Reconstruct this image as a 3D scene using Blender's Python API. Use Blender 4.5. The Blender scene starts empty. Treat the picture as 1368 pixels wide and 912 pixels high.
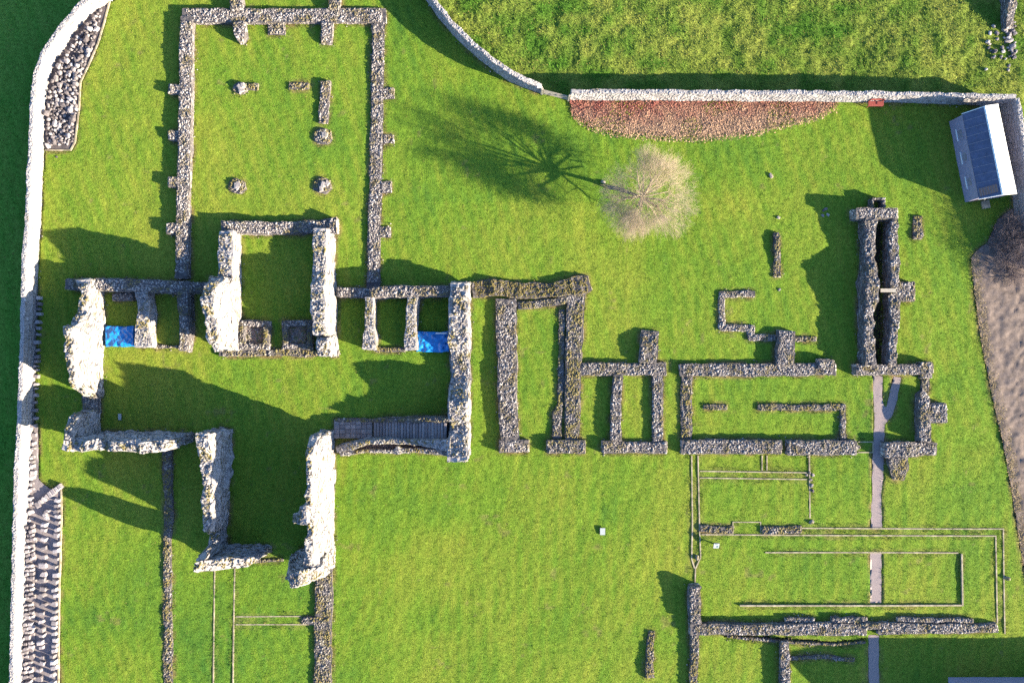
import bpy, math, random
import numpy as np
from mathutils import Vector

# ------------------------------------------------------------------ camera, sky, sun, exposure
S, CX, CY, H = 0.075, 684.0, 456.0, 69.0          # metres per photo pixel on the ground, photo centre, camera height
SUN_EL = math.radians(16.5)
SUN_TO = Vector((0.93, -0.36, 0.0)).normalized()  # horizontal direction towards the sun
sc = bpy.context.scene
cam = bpy.data.cameras.new('camera'); camo = bpy.data.objects.new('camera', cam)
sc.collection.objects.link(camo); sc.camera = camo
camo.location = (0, 0, H); camo.rotation_euler = (0, 0, 0)
cam.sensor_width = 36.0; cam.lens = 36.0 * H / (1368 * S); cam.clip_end = 3000; cam.clip_start = 0.5
world = bpy.data.worlds.new('World'); sc.world = world; world.use_nodes = True
wn = world.node_tree; bg = wn.nodes['Background']
sky = wn.nodes.new('ShaderNodeTexSky'); sky.sky_type = 'NISHITA'; sky.sun_disc = False
sky.sun_elevation = SUN_EL; sky.ozone_density = 5.0
sky.sun_rotation = math.atan2(SUN_TO.x, SUN_TO.y)
wn.links.new(sky.outputs[0], bg.inputs[0]); bg.inputs[1].default_value = 0.088
sun = bpy.data.lights.new('sun', 'SUN'); suno = bpy.data.objects.new('sun', sun); sc.collection.objects.link(suno)
sun.energy = 5.0; sun.angle = math.radians(0.5); sun.color = (1.0, 0.86, 0.63)
sv = Vector((SUN_TO.x * math.cos(SUN_EL), SUN_TO.y * math.cos(SUN_EL), math.sin(SUN_EL)))
suno.rotation_euler = sv.to_track_quat('Z', 'Y').to_euler(); suno.location = (60, -25, 40)
sc.view_settings.view_transform = 'Standard'; sc.view_settings.look = 'None'
sc.view_settings.exposure = 2.44; sc.view_settings.gamma = 1.0; sc.view_settings.use_curve_mapping = False
sc.cycles.max_bounces = 5; sc.cycles.use_denoising = False

# ------------------------------------------------------------------ helpers
rnd = random.Random(7)
rng = np.random.default_rng(7)
col = sc.collection

def W(px, py, h=0.0):
    """photo pixel of a point h metres above the ground -> plan position in metres"""
    f = (H - h) / H
    return ((px - CX) * S * f, (CY - py) * S * f)

_grids = {}
def vnoise(x, y, scale, seed):
    """smooth value noise 0..1 on arrays"""
    g = _grids.get(seed)
    if g is None:
        g = np.random.default_rng(1000 + seed).random((256, 256)); _grids[seed] = g
    x = np.asarray(x, float) / scale + 1000.3; y = np.asarray(y, float) / scale + 1000.7
    xi = np.floor(x).astype(int); yi = np.floor(y).astype(int)
    fx = x - xi; fy = y - yi
    fx = fx * fx * (3 - 2 * fx); fy = fy * fy * (3 - 2 * fy)
    a = g[xi % 256, yi % 256]; b = g[(xi + 1) % 256, yi % 256]
    c = g[xi % 256, (yi + 1) % 256]; d = g[(xi + 1) % 256, (yi + 1) % 256]
    return (a * (1 - fx) + b * fx) * (1 - fy) + (c * (1 - fx) + d * fx) * fy

def mesh(name, verts, faces):
    m = bpy.data.meshes.new(name)
    m.from_pydata([tuple(v) for v in verts], [], faces)
    return m

def big_mesh(name, verts, faces_n):
    """verts (n,3) array, faces (m,k) array with one k"""
    m = bpy.data.meshes.new(name)
    nf, k = faces_n.shape
    m.vertices.add(len(verts)); m.vertices.foreach_set('co', np.asarray(verts, np.float32).ravel())
    m.loops.add(nf * k); m.loops.foreach_set('vertex_index', faces_n.astype(np.int32).ravel())
    m.polygons.add(nf); m.polygons.foreach_set('loop_start', np.arange(0, nf * k, k, dtype=np.int32))
    m.polygons.foreach_set('loop_total', np.full(nf, k, np.int32))
    m.update(); m.validate()
    return m

def mixed_mesh(name, verts, f4, f6):
    m = bpy.data.meshes.new(name); idx = np.concatenate([np.array(f4, np.int32).ravel(), np.array(f6, np.int32).ravel()])
    tot = np.concatenate([np.full(len(f4), 4, np.int32), np.full(len(f6), 6, np.int32)]); start = np.concatenate([[0], np.cumsum(tot)[:-1]]).astype(np.int32)
    m.vertices.add(len(verts)); m.vertices.foreach_set('co', np.asarray(verts, np.float32).ravel())
    m.loops.add(len(idx)); m.loops.foreach_set('vertex_index', idx)
    m.polygons.add(len(tot)); m.polygons.foreach_set('loop_start', start); m.polygons.foreach_set('loop_total', tot)
    m.update(); m.validate()
    return m

def put_col(m, rgb):
    a = m.color_attributes.new('Col', 'FLOAT_COLOR', 'POINT')
    c = np.ones((len(rgb), 4), np.float32); c[:, :3] = rgb
    a.data.foreach_set('color', c.ravel())

def tag(o, label=None, cat=None, group=None, kind=None):
    if label: o['label'] = label
    if cat: o['category'] = cat
    if group: o['group'] = group
    if kind: o['kind'] = kind
    return o

def thing(name, label, cat, loc, group=None, rz=0.0):
    o = bpy.data.objects.new(name, None); col.objects.link(o); o.empty_display_size = 0.3
    o.location = loc; o.rotation_euler.z = rz
    return tag(o, label, cat, group)

def link(name, m, mat=None, parent=None, loc=None, local=True):
    """local: mesh already in the parent's frame; else world coordinates, shifted to the chain's origin"""
    o = bpy.data.objects.new(name, m); col.objects.link(o)
    if mat and not m.materials: m.materials.append(mat)
    if parent:
        o.parent = parent
        if not local:
            p = parent; off = Vector((0, 0, 0))
            while p: off += p.location; p = p.parent
            o.location = -off
    if loc is not None: o.location = loc
    return o

def box_vf(x0, x1, y0, y1, z0, z1, b=0.0):
    """box; with b a chamfer round the top edge"""
    if b <= 0:
        v = [(x0,y0,z0),(x1,y0,z0),(x1,y1,z0),(x0,y1,z0),(x0,y0,z1),(x1,y0,z1),(x1,y1,z1),(x0,y1,z1)]
        return v, [(0,3,2,1),(4,5,6,7),(0,1,5,4),(1,2,6,5),(2,3,7,6),(3,0,4,7)]
    v = [(x0,y0,z0),(x1,y0,z0),(x1,y1,z0),(x0,y1,z0),(x0,y0,z1-b),(x1,y0,z1-b),(x1,y1,z1-b),(x0,y1,z1-b),
         (x0+b,y0+b,z1),(x1-b,y0+b,z1),(x1-b,y1-b,z1),(x0+b,y1-b,z1)]
    f = [(0,3,2,1),(8,9,10,11)]
    for k in range(4):
        n = (k + 1) % 4
        f += [(k, n, n + 4, k + 4), (k + 4, n + 4, n + 8, k + 8)]
    return v, f

def box(name, x0, x1, y0, y1, z0, z1, mat, parent=None, b=0.0, loc=None):
    v, f = box_vf(x0, x1, y0, y1, z0, z1, b)
    return link(name, mesh(name, v, f), mat, parent, loc)

# ------------------------------------------------------------------ materials
def nmat(name):
    m = bpy.data.materials.new(name); m.use_nodes = True
    nt = m.node_tree; b = nt.nodes['Principled BSDF']; b.inputs['Roughness'].default_value = 0.9
    b.inputs['Specular IOR Level'].default_value = 0.15
    return m, nt, b

def node(nt, t, **kw):
    n = nt.nodes.new(t)
    for k, v in kw.items(): setattr(n, k, v)
    return n

def noise(nt, scale, detail=4, rough=0.6, coord=None):
    n = node(nt, 'ShaderNodeTexNoise'); n.inputs['Scale'].default_value = scale
    n.inputs['Detail'].default_value = detail; n.inputs['Roughness'].default_value = rough
    if coord is not None: nt.links.new(coord, n.inputs['Vector'])
    return n

def ramp(nt, src, stops):
    r = node(nt, 'ShaderNodeValToRGB'); e = r.color_ramp.elements
    while len(e) < len(stops): e.new(0.5)
    for k, (p, c) in enumerate(stops): e[k].position = p; e[k].color = (*c, 1)
    nt.links.new(src, r.inputs[0]); return r

def mixc(nt, fac, a, b, mode='MIX'):
    n = node(nt, 'ShaderNodeMix', data_type='RGBA', blend_type=mode)
    for s, i in ((fac, 0), (a, 6), (b, 7)):
        if hasattr(s, 'links') or hasattr(s, 'is_linked'): nt.links.new(s, n.inputs[i])
        elif i == 0: n.inputs[0].default_value = s
        else: n.inputs[i].default_value = (*s, 1)
    return n.outputs[2]

def bump(nt, b, src, strength=0.5, dist=0.05):
    n = node(nt, 'ShaderNodeBump'); n.inputs['Strength'].default_value = strength; n.inputs['Distance'].default_value = dist
    nt.links.new(src, n.inputs['Height']); nt.links.new(n.outputs[0], b.inputs['Normal'])

def pos(nt):
    return node(nt, 'ShaderNodeNewGeometry').outputs['Position']

def stone_mat(name, dark, mid, pale, moss=0.0, mosscol=(0.13, 0.13, 0.035), moss2=(0.16, 0.11, 0.05)):
    m, nt, b = nmat(name); g = node(nt, 'ShaderNodeNewGeometry')
    r = ramp(nt, g.outputs['Random Per Island'], [(0.0, dark), (0.28, mid), (0.72, [(x + y) / 2 for x, y in zip(mid, pale)]), (1.0, pale)])
    n1 = noise(nt, 5.0, 5, 0.7, g.outputs['Position'])
    r1 = ramp(nt, n1.outputs[0], [(0.3, (0.45, 0.44, 0.46)), (0.7, (1.3, 1.28, 1.24))])
    c = mixc(nt, 1.0, r.outputs[0], r1.outputs[0], 'MULTIPLY')
    n3 = noise(nt, 14.0, 3, 0.6, g.outputs['Position'])      # pale lichen spots
    r3 = ramp(nt, n3.outputs[0], [(0.60, (0, 0, 0)), (0.68, (1, 1, 1))])
    c = mixc(nt, r3.outputs[0], c, (0.46, 0.45, 0.47))
    if moss > 0:
        n2 = noise(nt, 0.9, 5, 0.65, g.outputs['Position'])
        r2 = ramp(nt, n2.outputs[0], [(0.62 - moss * 0.3, (0, 0, 0)), (0.72 - moss * 0.25, (1, 1, 1))])
        sx = node(nt, 'ShaderNodeSeparateXYZ'); nt.links.new(g.outputs['Normal'], sx.inputs[0])
        up = node(nt, 'ShaderNodeMath', operation='MULTIPLY'); nt.links.new(r2.outputs[0], up.inputs[0])
        mr = node(nt, 'ShaderNodeMapRange'); mr.inputs[1].default_value = 0.2; mr.inputs[2].default_value = 0.8
        nt.links.new(sx.outputs[2], mr.inputs[0]); nt.links.new(mr.outputs[0], up.inputs[1])
        n4 = noise(nt, 3.5, 3, 0.6, g.outputs['Position'])
        mc = mixc(nt, n4.outputs[0], mosscol, moss2)
        c = mixc(nt, up.outputs[0], c, mc)
    nt.links.new(c, b.inputs['Base Color'])
    nb = noise(nt, 22.0, 4, 0.7, g.outputs['Position']); bump(nt, b, nb.outputs[0], 0.6, 0.03)
    return m

M = {}
M['grey'] = stone_mat('grey_limestone', (0.066, 0.058, 0.059), (0.205, 0.182, 0.178), (0.41, 0.385, 0.375), 0.45, (0.12, 0.115, 0.04), (0.15, 0.105, 0.06))
M['pale'] = stone_mat('pale_limestone', (0.055, 0.050, 0.051), (0.165, 0.153, 0.155), (0.35, 0.335, 0.335), 0.5)
M['moss'] = stone_mat('mossy_limestone', (0.065, 0.058, 0.060), (0.165, 0.148, 0.146), (0.35, 0.33, 0.32), 0.75)
M['turfy'] = stone_mat('overgrown_rubble', (0.05, 0.043, 0.04), (0.13, 0.108, 0.09), (0.30, 0.26, 0.22), 1.25, (0.085, 0.10, 0.02), (0.15, 0.095, 0.045))
M['drystone'] = stone_mat('boundary_stone', (0.24, 0.225, 0.228), (0.31, 0.295, 0.298), (0.40, 0.385, 0.388), 0.05)
M['cut'] = stone_mat('carved_stone', (0.24, 0.22, 0.205), (0.33, 0.305, 0.285), (0.44, 0.41, 0.385), 0.0)

def plain(name, rgb, rough=0.8, n_scale=6.0, var=0.25, bumps=0.0, spec=0.2):
    m, nt, b = nmat(name); p = pos(nt)
    n = noise(nt, n_scale, 5, 0.65, p)
    r = ramp(nt, n.outputs[0], [(0.3, [1 - var] * 3), (0.7, [1 + var] * 3)])
    c = mixc(nt, 1.0, rgb, r.outputs[0], 'MULTIPLY'); nt.links.new(c, b.inputs['Base Color'])
    b.inputs['Roughness'].default_value = rough; b.inputs['Specular IOR Level'].default_value = spec
    if bumps:
        nb = noise(nt, n_scale * 3, 4, 0.7, p); bump(nt, b, nb.outputs[0], bumps, 0.03)
    return m

M['core'] = plain('lime_mortar_core', (0.075, 0.068, 0.07), 0.95, 4, 0.4, 0.5)
M['core_pale'] = plain('pale_mortar_core', (0.26, 0.245, 0.245), 0.95, 4, 0.3, 0.5)
M['gravel'] = plain('path_gravel', (0.215, 0.175, 0.175), 0.95, 16, 0.22, 0.5)
M['bed'] = plain('stone_dust_bed', (0.18, 0.158, 0.165), 0.95, 10, 0.25, 0.6)
M['soil'] = plain('brown_track_soil', (0.130, 0.101, 0.088), 0.97, 2.2, 0.35, 0.6)
M['shade_bed'] = plain('rubble_bed_painted_shade', (0.085, 0.072, 0.075), 0.97, 5.0, 0.4, 0.8)  # shadows of the heaped boulders put into the bed's colour
M['kerb'] = plain('kerb_concrete', (0.25, 0.215, 0.155), 0.9, 1.6, 0.55, 0.4)
M['wood'] = plain('weathered_wood', (0.30, 0.27, 0.23), 0.8, 8, 0.25, 0.3)
M['bark'] = plain('bark', (0.16, 0.13, 0.10), 0.9, 9, 0.35, 0.5)
M['twig'] = plain('pale_twig', (0.31, 0.25, 0.175), 0.85, 3, 0.25)
M['thorn'] = plain('dark_twig', (0.16, 0.125, 0.125), 0.85, 3, 0.3)
M['white'] = plain('white_paint', (0.72, 0.72, 0.70), 0.5, 4, 0.06, 0, 0.4)
M['panel'] = plain('sign_panel', (0.28, 0.31, 0.31), 0.35, 4, 0.06, 0, 0.5)
M['print'] = plain('sign_print', (0.06, 0.10, 0.12), 0.4, 30, 0.5, 0, 0.4)
M['post'] = plain('dark_post', (0.05, 0.04, 0.035), 0.6, 8, 0.3, 0, 0.4)
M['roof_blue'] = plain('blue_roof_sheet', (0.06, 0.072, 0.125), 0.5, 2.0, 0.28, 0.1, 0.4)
M['roof_lav'] = plain('lavender_felt_roof', (0.17, 0.165, 0.21), 0.6, 2.2, 0.2, 0.2, 0.4)
M['wall_shade_tint'] = plain('shade_tinted_render', (0.215, 0.205, 0.29), 0.7, 3, 0.12, 0.1)  # bluish skylit shade of a white wall, put into the base colour
M['red'] = plain('red_painted_wood', (0.22, 0.045, 0.04), 0.55, 9, 0.25, 0.1, 0.4)
M['glass'] = plain('window_glass', (0.03, 0.04, 0.05), 0.12, 2, 0.1, 0, 0.6)
M['tread'] = plain('worn_step_stone', (0.27, 0.245, 0.25), 0.9, 5, 0.55, 0.8)
M['brick'] = plain('red_rubble_fill', (0.21, 0.13, 0.105), 0.95, 12, 0.4, 0.6)

def obj_stone(name, rgbd, rgbm, rgbp):
    """stones that share one mesh take their shade from the object's own random number"""
    m, nt, b = nmat(name); oi = node(nt, 'ShaderNodeObjectInfo'); p = pos(nt)
    r = ramp(nt, oi.outputs['Random'], [(0, rgbd), (0.5, rgbm), (1, rgbp)])
    n = noise(nt, 7.0, 5, 0.7, p); r1 = ramp(nt, n.outputs[0], [(0.3, (0.6, 0.58, 0.6)), (0.7, (1.25, 1.22, 1.2))])
    c = mixc(nt, 1.0, r.outputs[0], r1.outputs[0], 'MULTIPLY'); nt.links.new(c, b.inputs['Base Color'])
    nb = noise(nt, 25, 4, 0.7, p); bump(nt, b, nb.outputs[0], 0.6, 0.03)
    return m
M['tread'] = obj_stone('worn_step_stone', (0.15, 0.135, 0.138), (0.195, 0.176, 0.178), (0.25, 0.23, 0.228))

def tarp_mat():
    m, nt, b = nmat('blue_tarpaulin'); n = noise(nt, 3.0, 3, 0.6, pos(nt))
    r = ramp(nt, n.outputs[0], [(0.35, (0.004, 0.11, 0.34)), (0.7, (0.008, 0.19, 0.50))])
    nt.links.new(r.outputs[0], b.inputs['Base Color']); b.inputs['Roughness'].default_value = 0.30
    b.inputs['Specular IOR Level'].default_value = 0.6
    return m
M['tarp'] = tarp_mat()

def col_mat(name, rough=0.95, nscale=0, translucent=0.0):
    m, nt, b = nmat(name); a = node(nt, 'ShaderNodeAttribute', attribute_name='Col'); c = a.outputs['Color']
    if nscale:
        p = pos(nt)
        n = noise(nt, nscale, 6, 0.75, p)
        r = ramp(nt, n.outputs[0], [(0.28, (0.55, 0.60, 0.5)), (0.72, (1.4, 1.36, 1.4))])
        c = mixc(nt, 1.0, c, r.outputs[0], 'MULTIPLY')
        nb = noise(nt, nscale * 2.2, 5, 0.75, p); bump(nt, b, nb.outputs[0], 0.9, 0.12)
    nt.links.new(c, b.inputs['Base Color']); b.inputs['Roughness'].default_value = rough
    b.inputs['Specular IOR Level'].default_value = 0.08
    if translucent:
        t = node(nt, 'ShaderNodeBsdfTranslucent'); nt.links.new(c, t.inputs[0])
        mx = node(nt, 'ShaderNodeMixShader'); mx.inputs[0].default_value = translucent
        nt.links.new(b.outputs[0], mx.inputs[1]); nt.links.new(t.outputs[0], mx.inputs[2])
        nt.links.new(mx.outputs[0], nt.nodes['Material Output'].inputs[0])
    return m
M['ground'] = col_mat('turf', nscale=3.2)
M['blade'] = col_mat('grass_blade', translucent=0.25)
M['leaf'] = col_mat('dead_leaf', translucent=0.15)

# ------------------------------------------------------------------ plan raster: what covers the grass
RES = 0.1; RX0, RY0 = -60.0, -42.0; NX, NY = 1200, 840
solid = np.zeros((NX, NY), np.float32)     # walls, beds, paths: no grass
gx = RX0 + (np.arange(NX) + 0.5) * RES; gy = RY0 + (np.arange(NY) + 0.5) * RES

def in_poly(px, py, poly):
    c = np.zeros(np.shape(px), bool); n = len(poly)
    for i in range(n):
        x1, y1 = poly[i]; x2, y2 = poly[(i + 1) % n]
        if y1 == y2: continue
        k = ((y1 > py) != (y2 > py)) & (px < (x2 - x1) * (py - y1) / (y2 - y1) + x1)
        c ^= k
    return c

def stamp(arr, poly, val=1.0):
    xs = [p[0] for p in poly]; ys = [p[1] for p in poly]
    i0 = max(0, int((min(xs) - RX0) / RES) - 1); i1 = min(NX, int((max(xs) - RX0) / RES) + 2)
    j0 = max(0, int((min(ys) - RY0) / RES) - 1); j1 = min(NY, int((max(ys) - RY0) / RES) + 2)
    if i1 <= i0 or j1 <= j0: return
    X, Y = np.meshgrid(gx[i0:i1], gy[j0:j1], indexing='ij')
    k = in_poly(X, Y, poly)
    arr[i0:i1, j0:j1][k] = val

def sample(arr, x, y):
    i = np.clip(((x - RX0) / RES).astype(int), 0, NX - 1); j = np.clip(((y - RY0) / RES).astype(int), 0, NY - 1)
    return arr[i, j]

def blur(a, r):
    for ax in (0, 1):
        c = np.cumsum(np.concatenate([np.zeros_like(np.take(a, [0], ax)), a], ax), ax, dtype=np.float64)
        n = a.shape[ax]; hi = np.clip(np.arange(n) + r + 1, 0, n); lo = np.clip(np.arange(n) - r, 0, n)
        a = ((np.take(c, hi, ax) - np.take(c, lo, ax)) / (2 * r + 1)).astype(np.float32)
    return a

# ------------------------------------------------------------------ masonry: a core with a facing of single stones
def loft_grid(st, cell, rag, seed, z0):
    """st: list of (L(x,y), R(x,y), h, insetL, insetR) -> grid of points along x across profile"""
    L = np.array([s[0] for s in st], float); R = np.array([s[1] for s in st], float)
    hh = np.array([s[2] for s in st]); iL = np.array([s[3] for s in st]); iR = np.array([s[4] for s in st])
    C = (L + R) / 2; d = np.r_[0, np.cumsum(np.hypot(*(C[1:] - C[:-1]).T))]
    n = max(2, int(round(d[-1] / cell)) + 1); t = np.linspace(0, d[-1], n)
    def ip(a): return np.stack([np.interp(t, d, a[:, k]) for k in (0, 1)], 1) if a.ndim == 2 else np.interp(t, d, a)
    L, R, hh, iL, iR = ip(L), ip(R), ip(hh), ip(iL), ip(iR)
    r = np.random.default_rng(seed)
    low = vnoise(t, t * 0 + seed, 1.3, seed % 40) - 0.5
    hh = np.maximum(0.08, hh + rag * (1.4 * low + 0.6 * (r.random(n) - 0.5)))
    wdt = np.hypot(*(R - L).T)
    nl = max(1, int(math.ceil(hh.max() / (cell * 0.85)))); nt = max(2, int(round(wdt.mean() / cell)))
    u = (R - L) / np.maximum(wdt, 1e-3)[:, None]
    P = []
    for j in range(nl + 1):
        f = j / nl; q = L + u * (iL * f ** 1.5)[:, None]
        P.append(np.c_[q, z0 + (hh - z0) * f])
    a = L + u * iL[:, None]; b = R - u * iR[:, None]
    for j in range(1, nt):
        f = j / nt; q = a + (b - a) * f
        z = hh + (rag * 0.5 + 0.03) * (r.random(n) - 0.4)
        P.append(np.c_[q, z])
    for j in range(nl, -1, -1):
        f = j / nl; q = R - u * (iR * f ** 1.5)[:, None]
        P.append(np.c_[q, z0 + (hh - z0) * f])
    G = np.stack(P, 1)
    jit = (r.random(G.shape) - 0.5) * (0.06 + 0.35 * rag); jit[..., 2] *= 0.4
    big = (0.11 + rag * 1.0) * (np.stack([vnoise(G[..., 0] * 1.0 + G[..., 2] * 1.7, G[..., 1] + G[..., 2], 0.9, 50 + k) for k in (0, 1)], -1) - 0.5)
    G[:, 1:-1] += jit[:, 1:-1]; G[:, 1:-1, :2] += big[:, 1:-1]
    return G, nl, nt

def facing(G, nl, nt, seed, top_rise=(0.03, 0.13), side_rise=(0.02, 0.07), ends=True, gap=0.07, drop=0.06):
    r = random.Random(seed); V = []; F = []; F6 = []
    def stone(p, rise, nrm):
        c = (p[0] + p[1] + p[2] + p[3]) / 4
        s0 = 1 - gap * (0.6 + r.random()); k = len(V)
        q = [c + (a - c) * s0 * (0.94 + 0.1 * r.random()) for a in p]
        for a in q: V.append(a - nrm * 0.03)
        rs = rise[0] + (rise[1] - rise[0]) * r.random(); s1 = 0.62 + 0.24 * r.random()
        c2 = c + (a - c) * 0.08 * (r.random() - 0.5)
        for a in q: V.append(c2 + (a - c2) * s1 * (0.88 + 0.24 * r.random()) + nrm * rs * (0.75 + 0.5 * r.random()))
        F.append((k + 4, k + 5, k + 6, k + 7))
        for j in range(4):
            n = (j + 1) % 4; F.append((k + j, k + n, k + n + 4, k + j + 4))
    def surf(A, is_top):
        n, m, _ = A.shape
        def at(u, j):
            i = min(int(u), n - 2); f = u - i
            return A[i, j] * (1 - f) + A[i + 1, j] * f
        for j in range(m - 1):
            u = -0.0
            while u < n - 1 - 1e-6:
                v = u + 0.65 + 1.1 * r.random()
                if v > n - 1.35: v = n - 1.0
                top = is_top(j)
                if r.random() > drop:
                    p = [at(u, j), at(v, j), at(v, j + 1), at(u, j + 1)]
                    nr = np.cross(p[1] - p[0], p[3] - p[0]); ln = np.linalg.norm(nr)
                    if ln > 1e-6: stone(p, top_rise if top else side_rise, nr / ln)
                u = v
    surf(G[:, :nl + 1], lambda j: False); surf(G[:, nl + nt:], lambda j: False)
    T = G[:, nl:nl + nt + 1]; n, m, _ = T.shape
    quads = []
    e1 = T[1:, :-1] - T[:-1, :-1]; e2 = T[:-1, 1:] - T[:-1, :-1]; area = float(np.linalg.norm(np.cross(e1, e2), axis=-1).sum())
    for _ in range(int(area / (0.0135 if top_rise[1] < 0.15 else 0.02)) + 4):                # rubble lying on the wall top: uneven six-sided lumps
        u = (0.02 + 0.96 * r.random()) * (n - 1); v = (0.05 + 0.9 * r.random()) * (m - 1); i = min(int(u), n - 2); j = min(int(v), m - 2); fu = u - i; fv = v - j
        c = (T[i, j] * (1 - fu) + T[i + 1, j] * fu) * (1 - fv) + (T[i, j + 1] * (1 - fu) + T[i + 1, j + 1] * fu) * fv
        sz = 0.045 + (0.10 if top_rise[1] < 0.15 else 0.13) * r.random() ** 2.6; hz = (0.015 + top_rise[1] * 0.6 * r.random()) * (0.45 + sz * 4.0); asp = 0.6 + 0.5 * r.random(); a0 = r.random() * 6.28
        tx, ty = (r.random() - 0.5) * 0.6, (r.random() - 0.5) * 0.6; k = len(V); ca, sa = math.cos(a0), math.sin(a0)
        for lev, sc_ in ((-0.06, 1.0), (hz, 0.7)):
            for q in range(6):
                an = q * 1.0472 + (r.random() - 0.5) * 0.5; rr = sz * sc_ * (0.8 + 0.4 * r.random()); lx, ly = rr * math.cos(an), rr * asp * math.sin(an)
                V.append(c + np.array((lx * ca - ly * sa, lx * sa + ly * ca, lev + (lx * tx + ly * ty if lev > 0 else 0))))
        F6.append(tuple(range(k + 6, k + 12)))
        for q in range(6):
            q2 = (q + 1) % 6; F.append((k + q, k + q2, k + q2 + 6, k + q + 6))
    for i in range(n):                                     # a few small stones lying along the foot
        for edge, other in ((G[i, 0], G[i, 1 if nl else 0]), (G[i, -1], G[i, -2])):
            if r.random() < 0.4:
                o_ = edge - G[i, len(G[i]) // 2]; o_[2] = 0; ln = np.linalg.norm(o_); c = edge + o_ / max(ln, 1e-3) * (0.03 + 0.3 * r.random() ** 2); sz = 0.03 + 0.07 * r.random() ** 2; k = len(V)
                for lev, sc_ in ((-0.05, 1.0), (sz * 0.8, 0.65)):
                    for q in range(6):
                        an = q * 1.0472 + (r.random() - 0.5) * 0.6; V.append(np.array((c[0] + sz * sc_ * math.cos(an), c[1] + sz * sc_ * 0.8 * math.sin(an), lev)))
                F6.append(tuple(range(k + 6, k + 12)))
                for q in range(6):
                    q2 = (q + 1) % 6; F.append((k + q, k + q2, k + q2 + 6, k + q + 6))
    if ends:
        for i, flip in ((0, True), (-1, False)):
            prof = G[i]; Ls = prof[:nl + 1]; Rs = prof[nl + nt:][::-1]
            A = np.stack([Ls + (Rs - Ls) * (k / nt) for k in range(nt + 1)], 0)
            if flip: A = A[::-1]
            surf(A[::-1], lambda j: False)
    # the loft's winding decides which way is out
    return V, F, F6

def core_mesh(name, G):
    n, m, _ = G.shape; V = G.reshape(-1, 3); F = []
    for i in range(n - 1):
        for j in range(m - 1):
            a = i * m + j; F.append((a, a + m, a + m + 1, a + 1))
    F.append(tuple(range(m))); F.append(tuple((n - 1) * m + j for j in range(m - 1, -1, -1)))
    return mesh(name, V, F)

def inset_grid(G, d=0.02):
    return G

_seed = [10]
footprints = []
def masonry(name, parent, st, mat='grey', cell=0.30, rag=0.06, z0=-0.12, top_rise=(0.03, 0.13), side_rise=(0.02, 0.07), core=None):
    """one core mesh with its stones; returns the core object"""
    _seed[0] += 1; sd = _seed[0]
    # keep L on the left of the walking direction so that faces look outward
    a = np.array(st[0][0]); b = np.array(st[0][1]); c = np.array(st[-1][0]) - a
    d = (np.array(st[-1][0]) + np.array(st[-1][1])) / 2 - (a + b) / 2
    if d[0] * (b - a)[1] - d[1] * (b - a)[0] > 0:
        st = [(s[1], s[0], s[2], s[4], s[3]) for s in st]
    G, nl, nt = loft_grid(st, cell, rag, sd, z0)
    V, F, F6 = facing(G, nl, nt, sd, top_rise, side_rise, drop=0.14 if side_rise[1] > 0.15 else 0.06, gap=0.1 if side_rise[1] > 0.15 else 0.07)
    for i in range(len(st) - 1):
        poly = [st[i][0], st[i + 1][0], st[i + 1][1], st[i][1]]
        footprints.append(poly); stamp(solid, poly)
    core = core or ('core_pale' if mat in ('pale', 'drystone') else 'core')
    co = link(name, core_mesh(name, G), M[core], parent, local=False)
    fs = link('facing_stones', mixed_mesh('facing_stones', np.array(V), F, F6), M[mat], co)
    fs['kind'] = 'stuff'
    return co

def strip(path, w):
    """centre line in photo px [(x, y, h[, w])] traced along the wall's top -> stations with mitred corners"""
    P = [np.array(W(p[0], p[1], p[2])) for p in path]; out = []
    for i, p in enumerate(path):
        a = P[i] - P[i - 1] if i else P[1] - P[0]; b = P[i + 1] - P[i] if i < len(P) - 1 else a
        a = a / np.linalg.norm(a); b = b / np.linalg.norm(b)
        na = np.array((-a[1], a[0])); nb = np.array((-b[1], b[0])); n = na + nb; n = n / np.linalg.norm(n)
        k = 1 / max(0.5, float(n @ na))
        ww = (p[3] if len(p) > 3 else w) * S / 2 * (0.8 if w < 3 else 1.0)
        out.append((tuple(P[i] + n * ww * k), tuple(P[i] - n * ww * k), p[2], 0.03 + 0.02 * p[2], 0.03 + 0.02 * p[2]))
    return out

def root_at(st):
    xs = [q for s in st for q in (s[0], s[1])]
    return (sum(p[0] for p in xs) / len(xs), sum(p[1] for p in xs) / len(xs), 0)

def low(label, path, w, mat='grey', name='ruined_wall', cat='wall', rag=0.05, cell=0.28, extra=(), **kw):
    st = strip(path, w)
    t = thing(name, label, cat, root_at(st))
    masonry('masonry', t, st, mat, cell, rag, **kw)
    for e in extra:                                   # (part name, path, width[, material])
        masonry(e[0], t, strip(e[1], e[2]), e[3] if len(e) > 3 else mat, 0.27, 0.06)
    return t

def tall_st(stations):
    out = []
    for (lx, ly, rx, ry, h, il, ir) in stations:
        out.append((W(lx, ly), W(rx, ry), h, il * S, ir * S))
    return out

def tall(label, stations, mat='pale', name='ruined_wall', cat='wall', rag=0.36, cell=0.34, extra=()):
    st = tall_st(stations); t = thing(name, label, cat, root_at(st))
    masonry('masonry', t, st, mat, cell, rag, side_rise=(0.02, 0.2), top_rise=(0.04, 0.24))
    for e in extra:
        masonry(e[0], t, tall_st(e[1]), e[2] if len(e) > 2 else mat, cell, rag, side_rise=(0.02, 0.2), top_rise=(0.04, 0.24))
    return t

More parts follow.
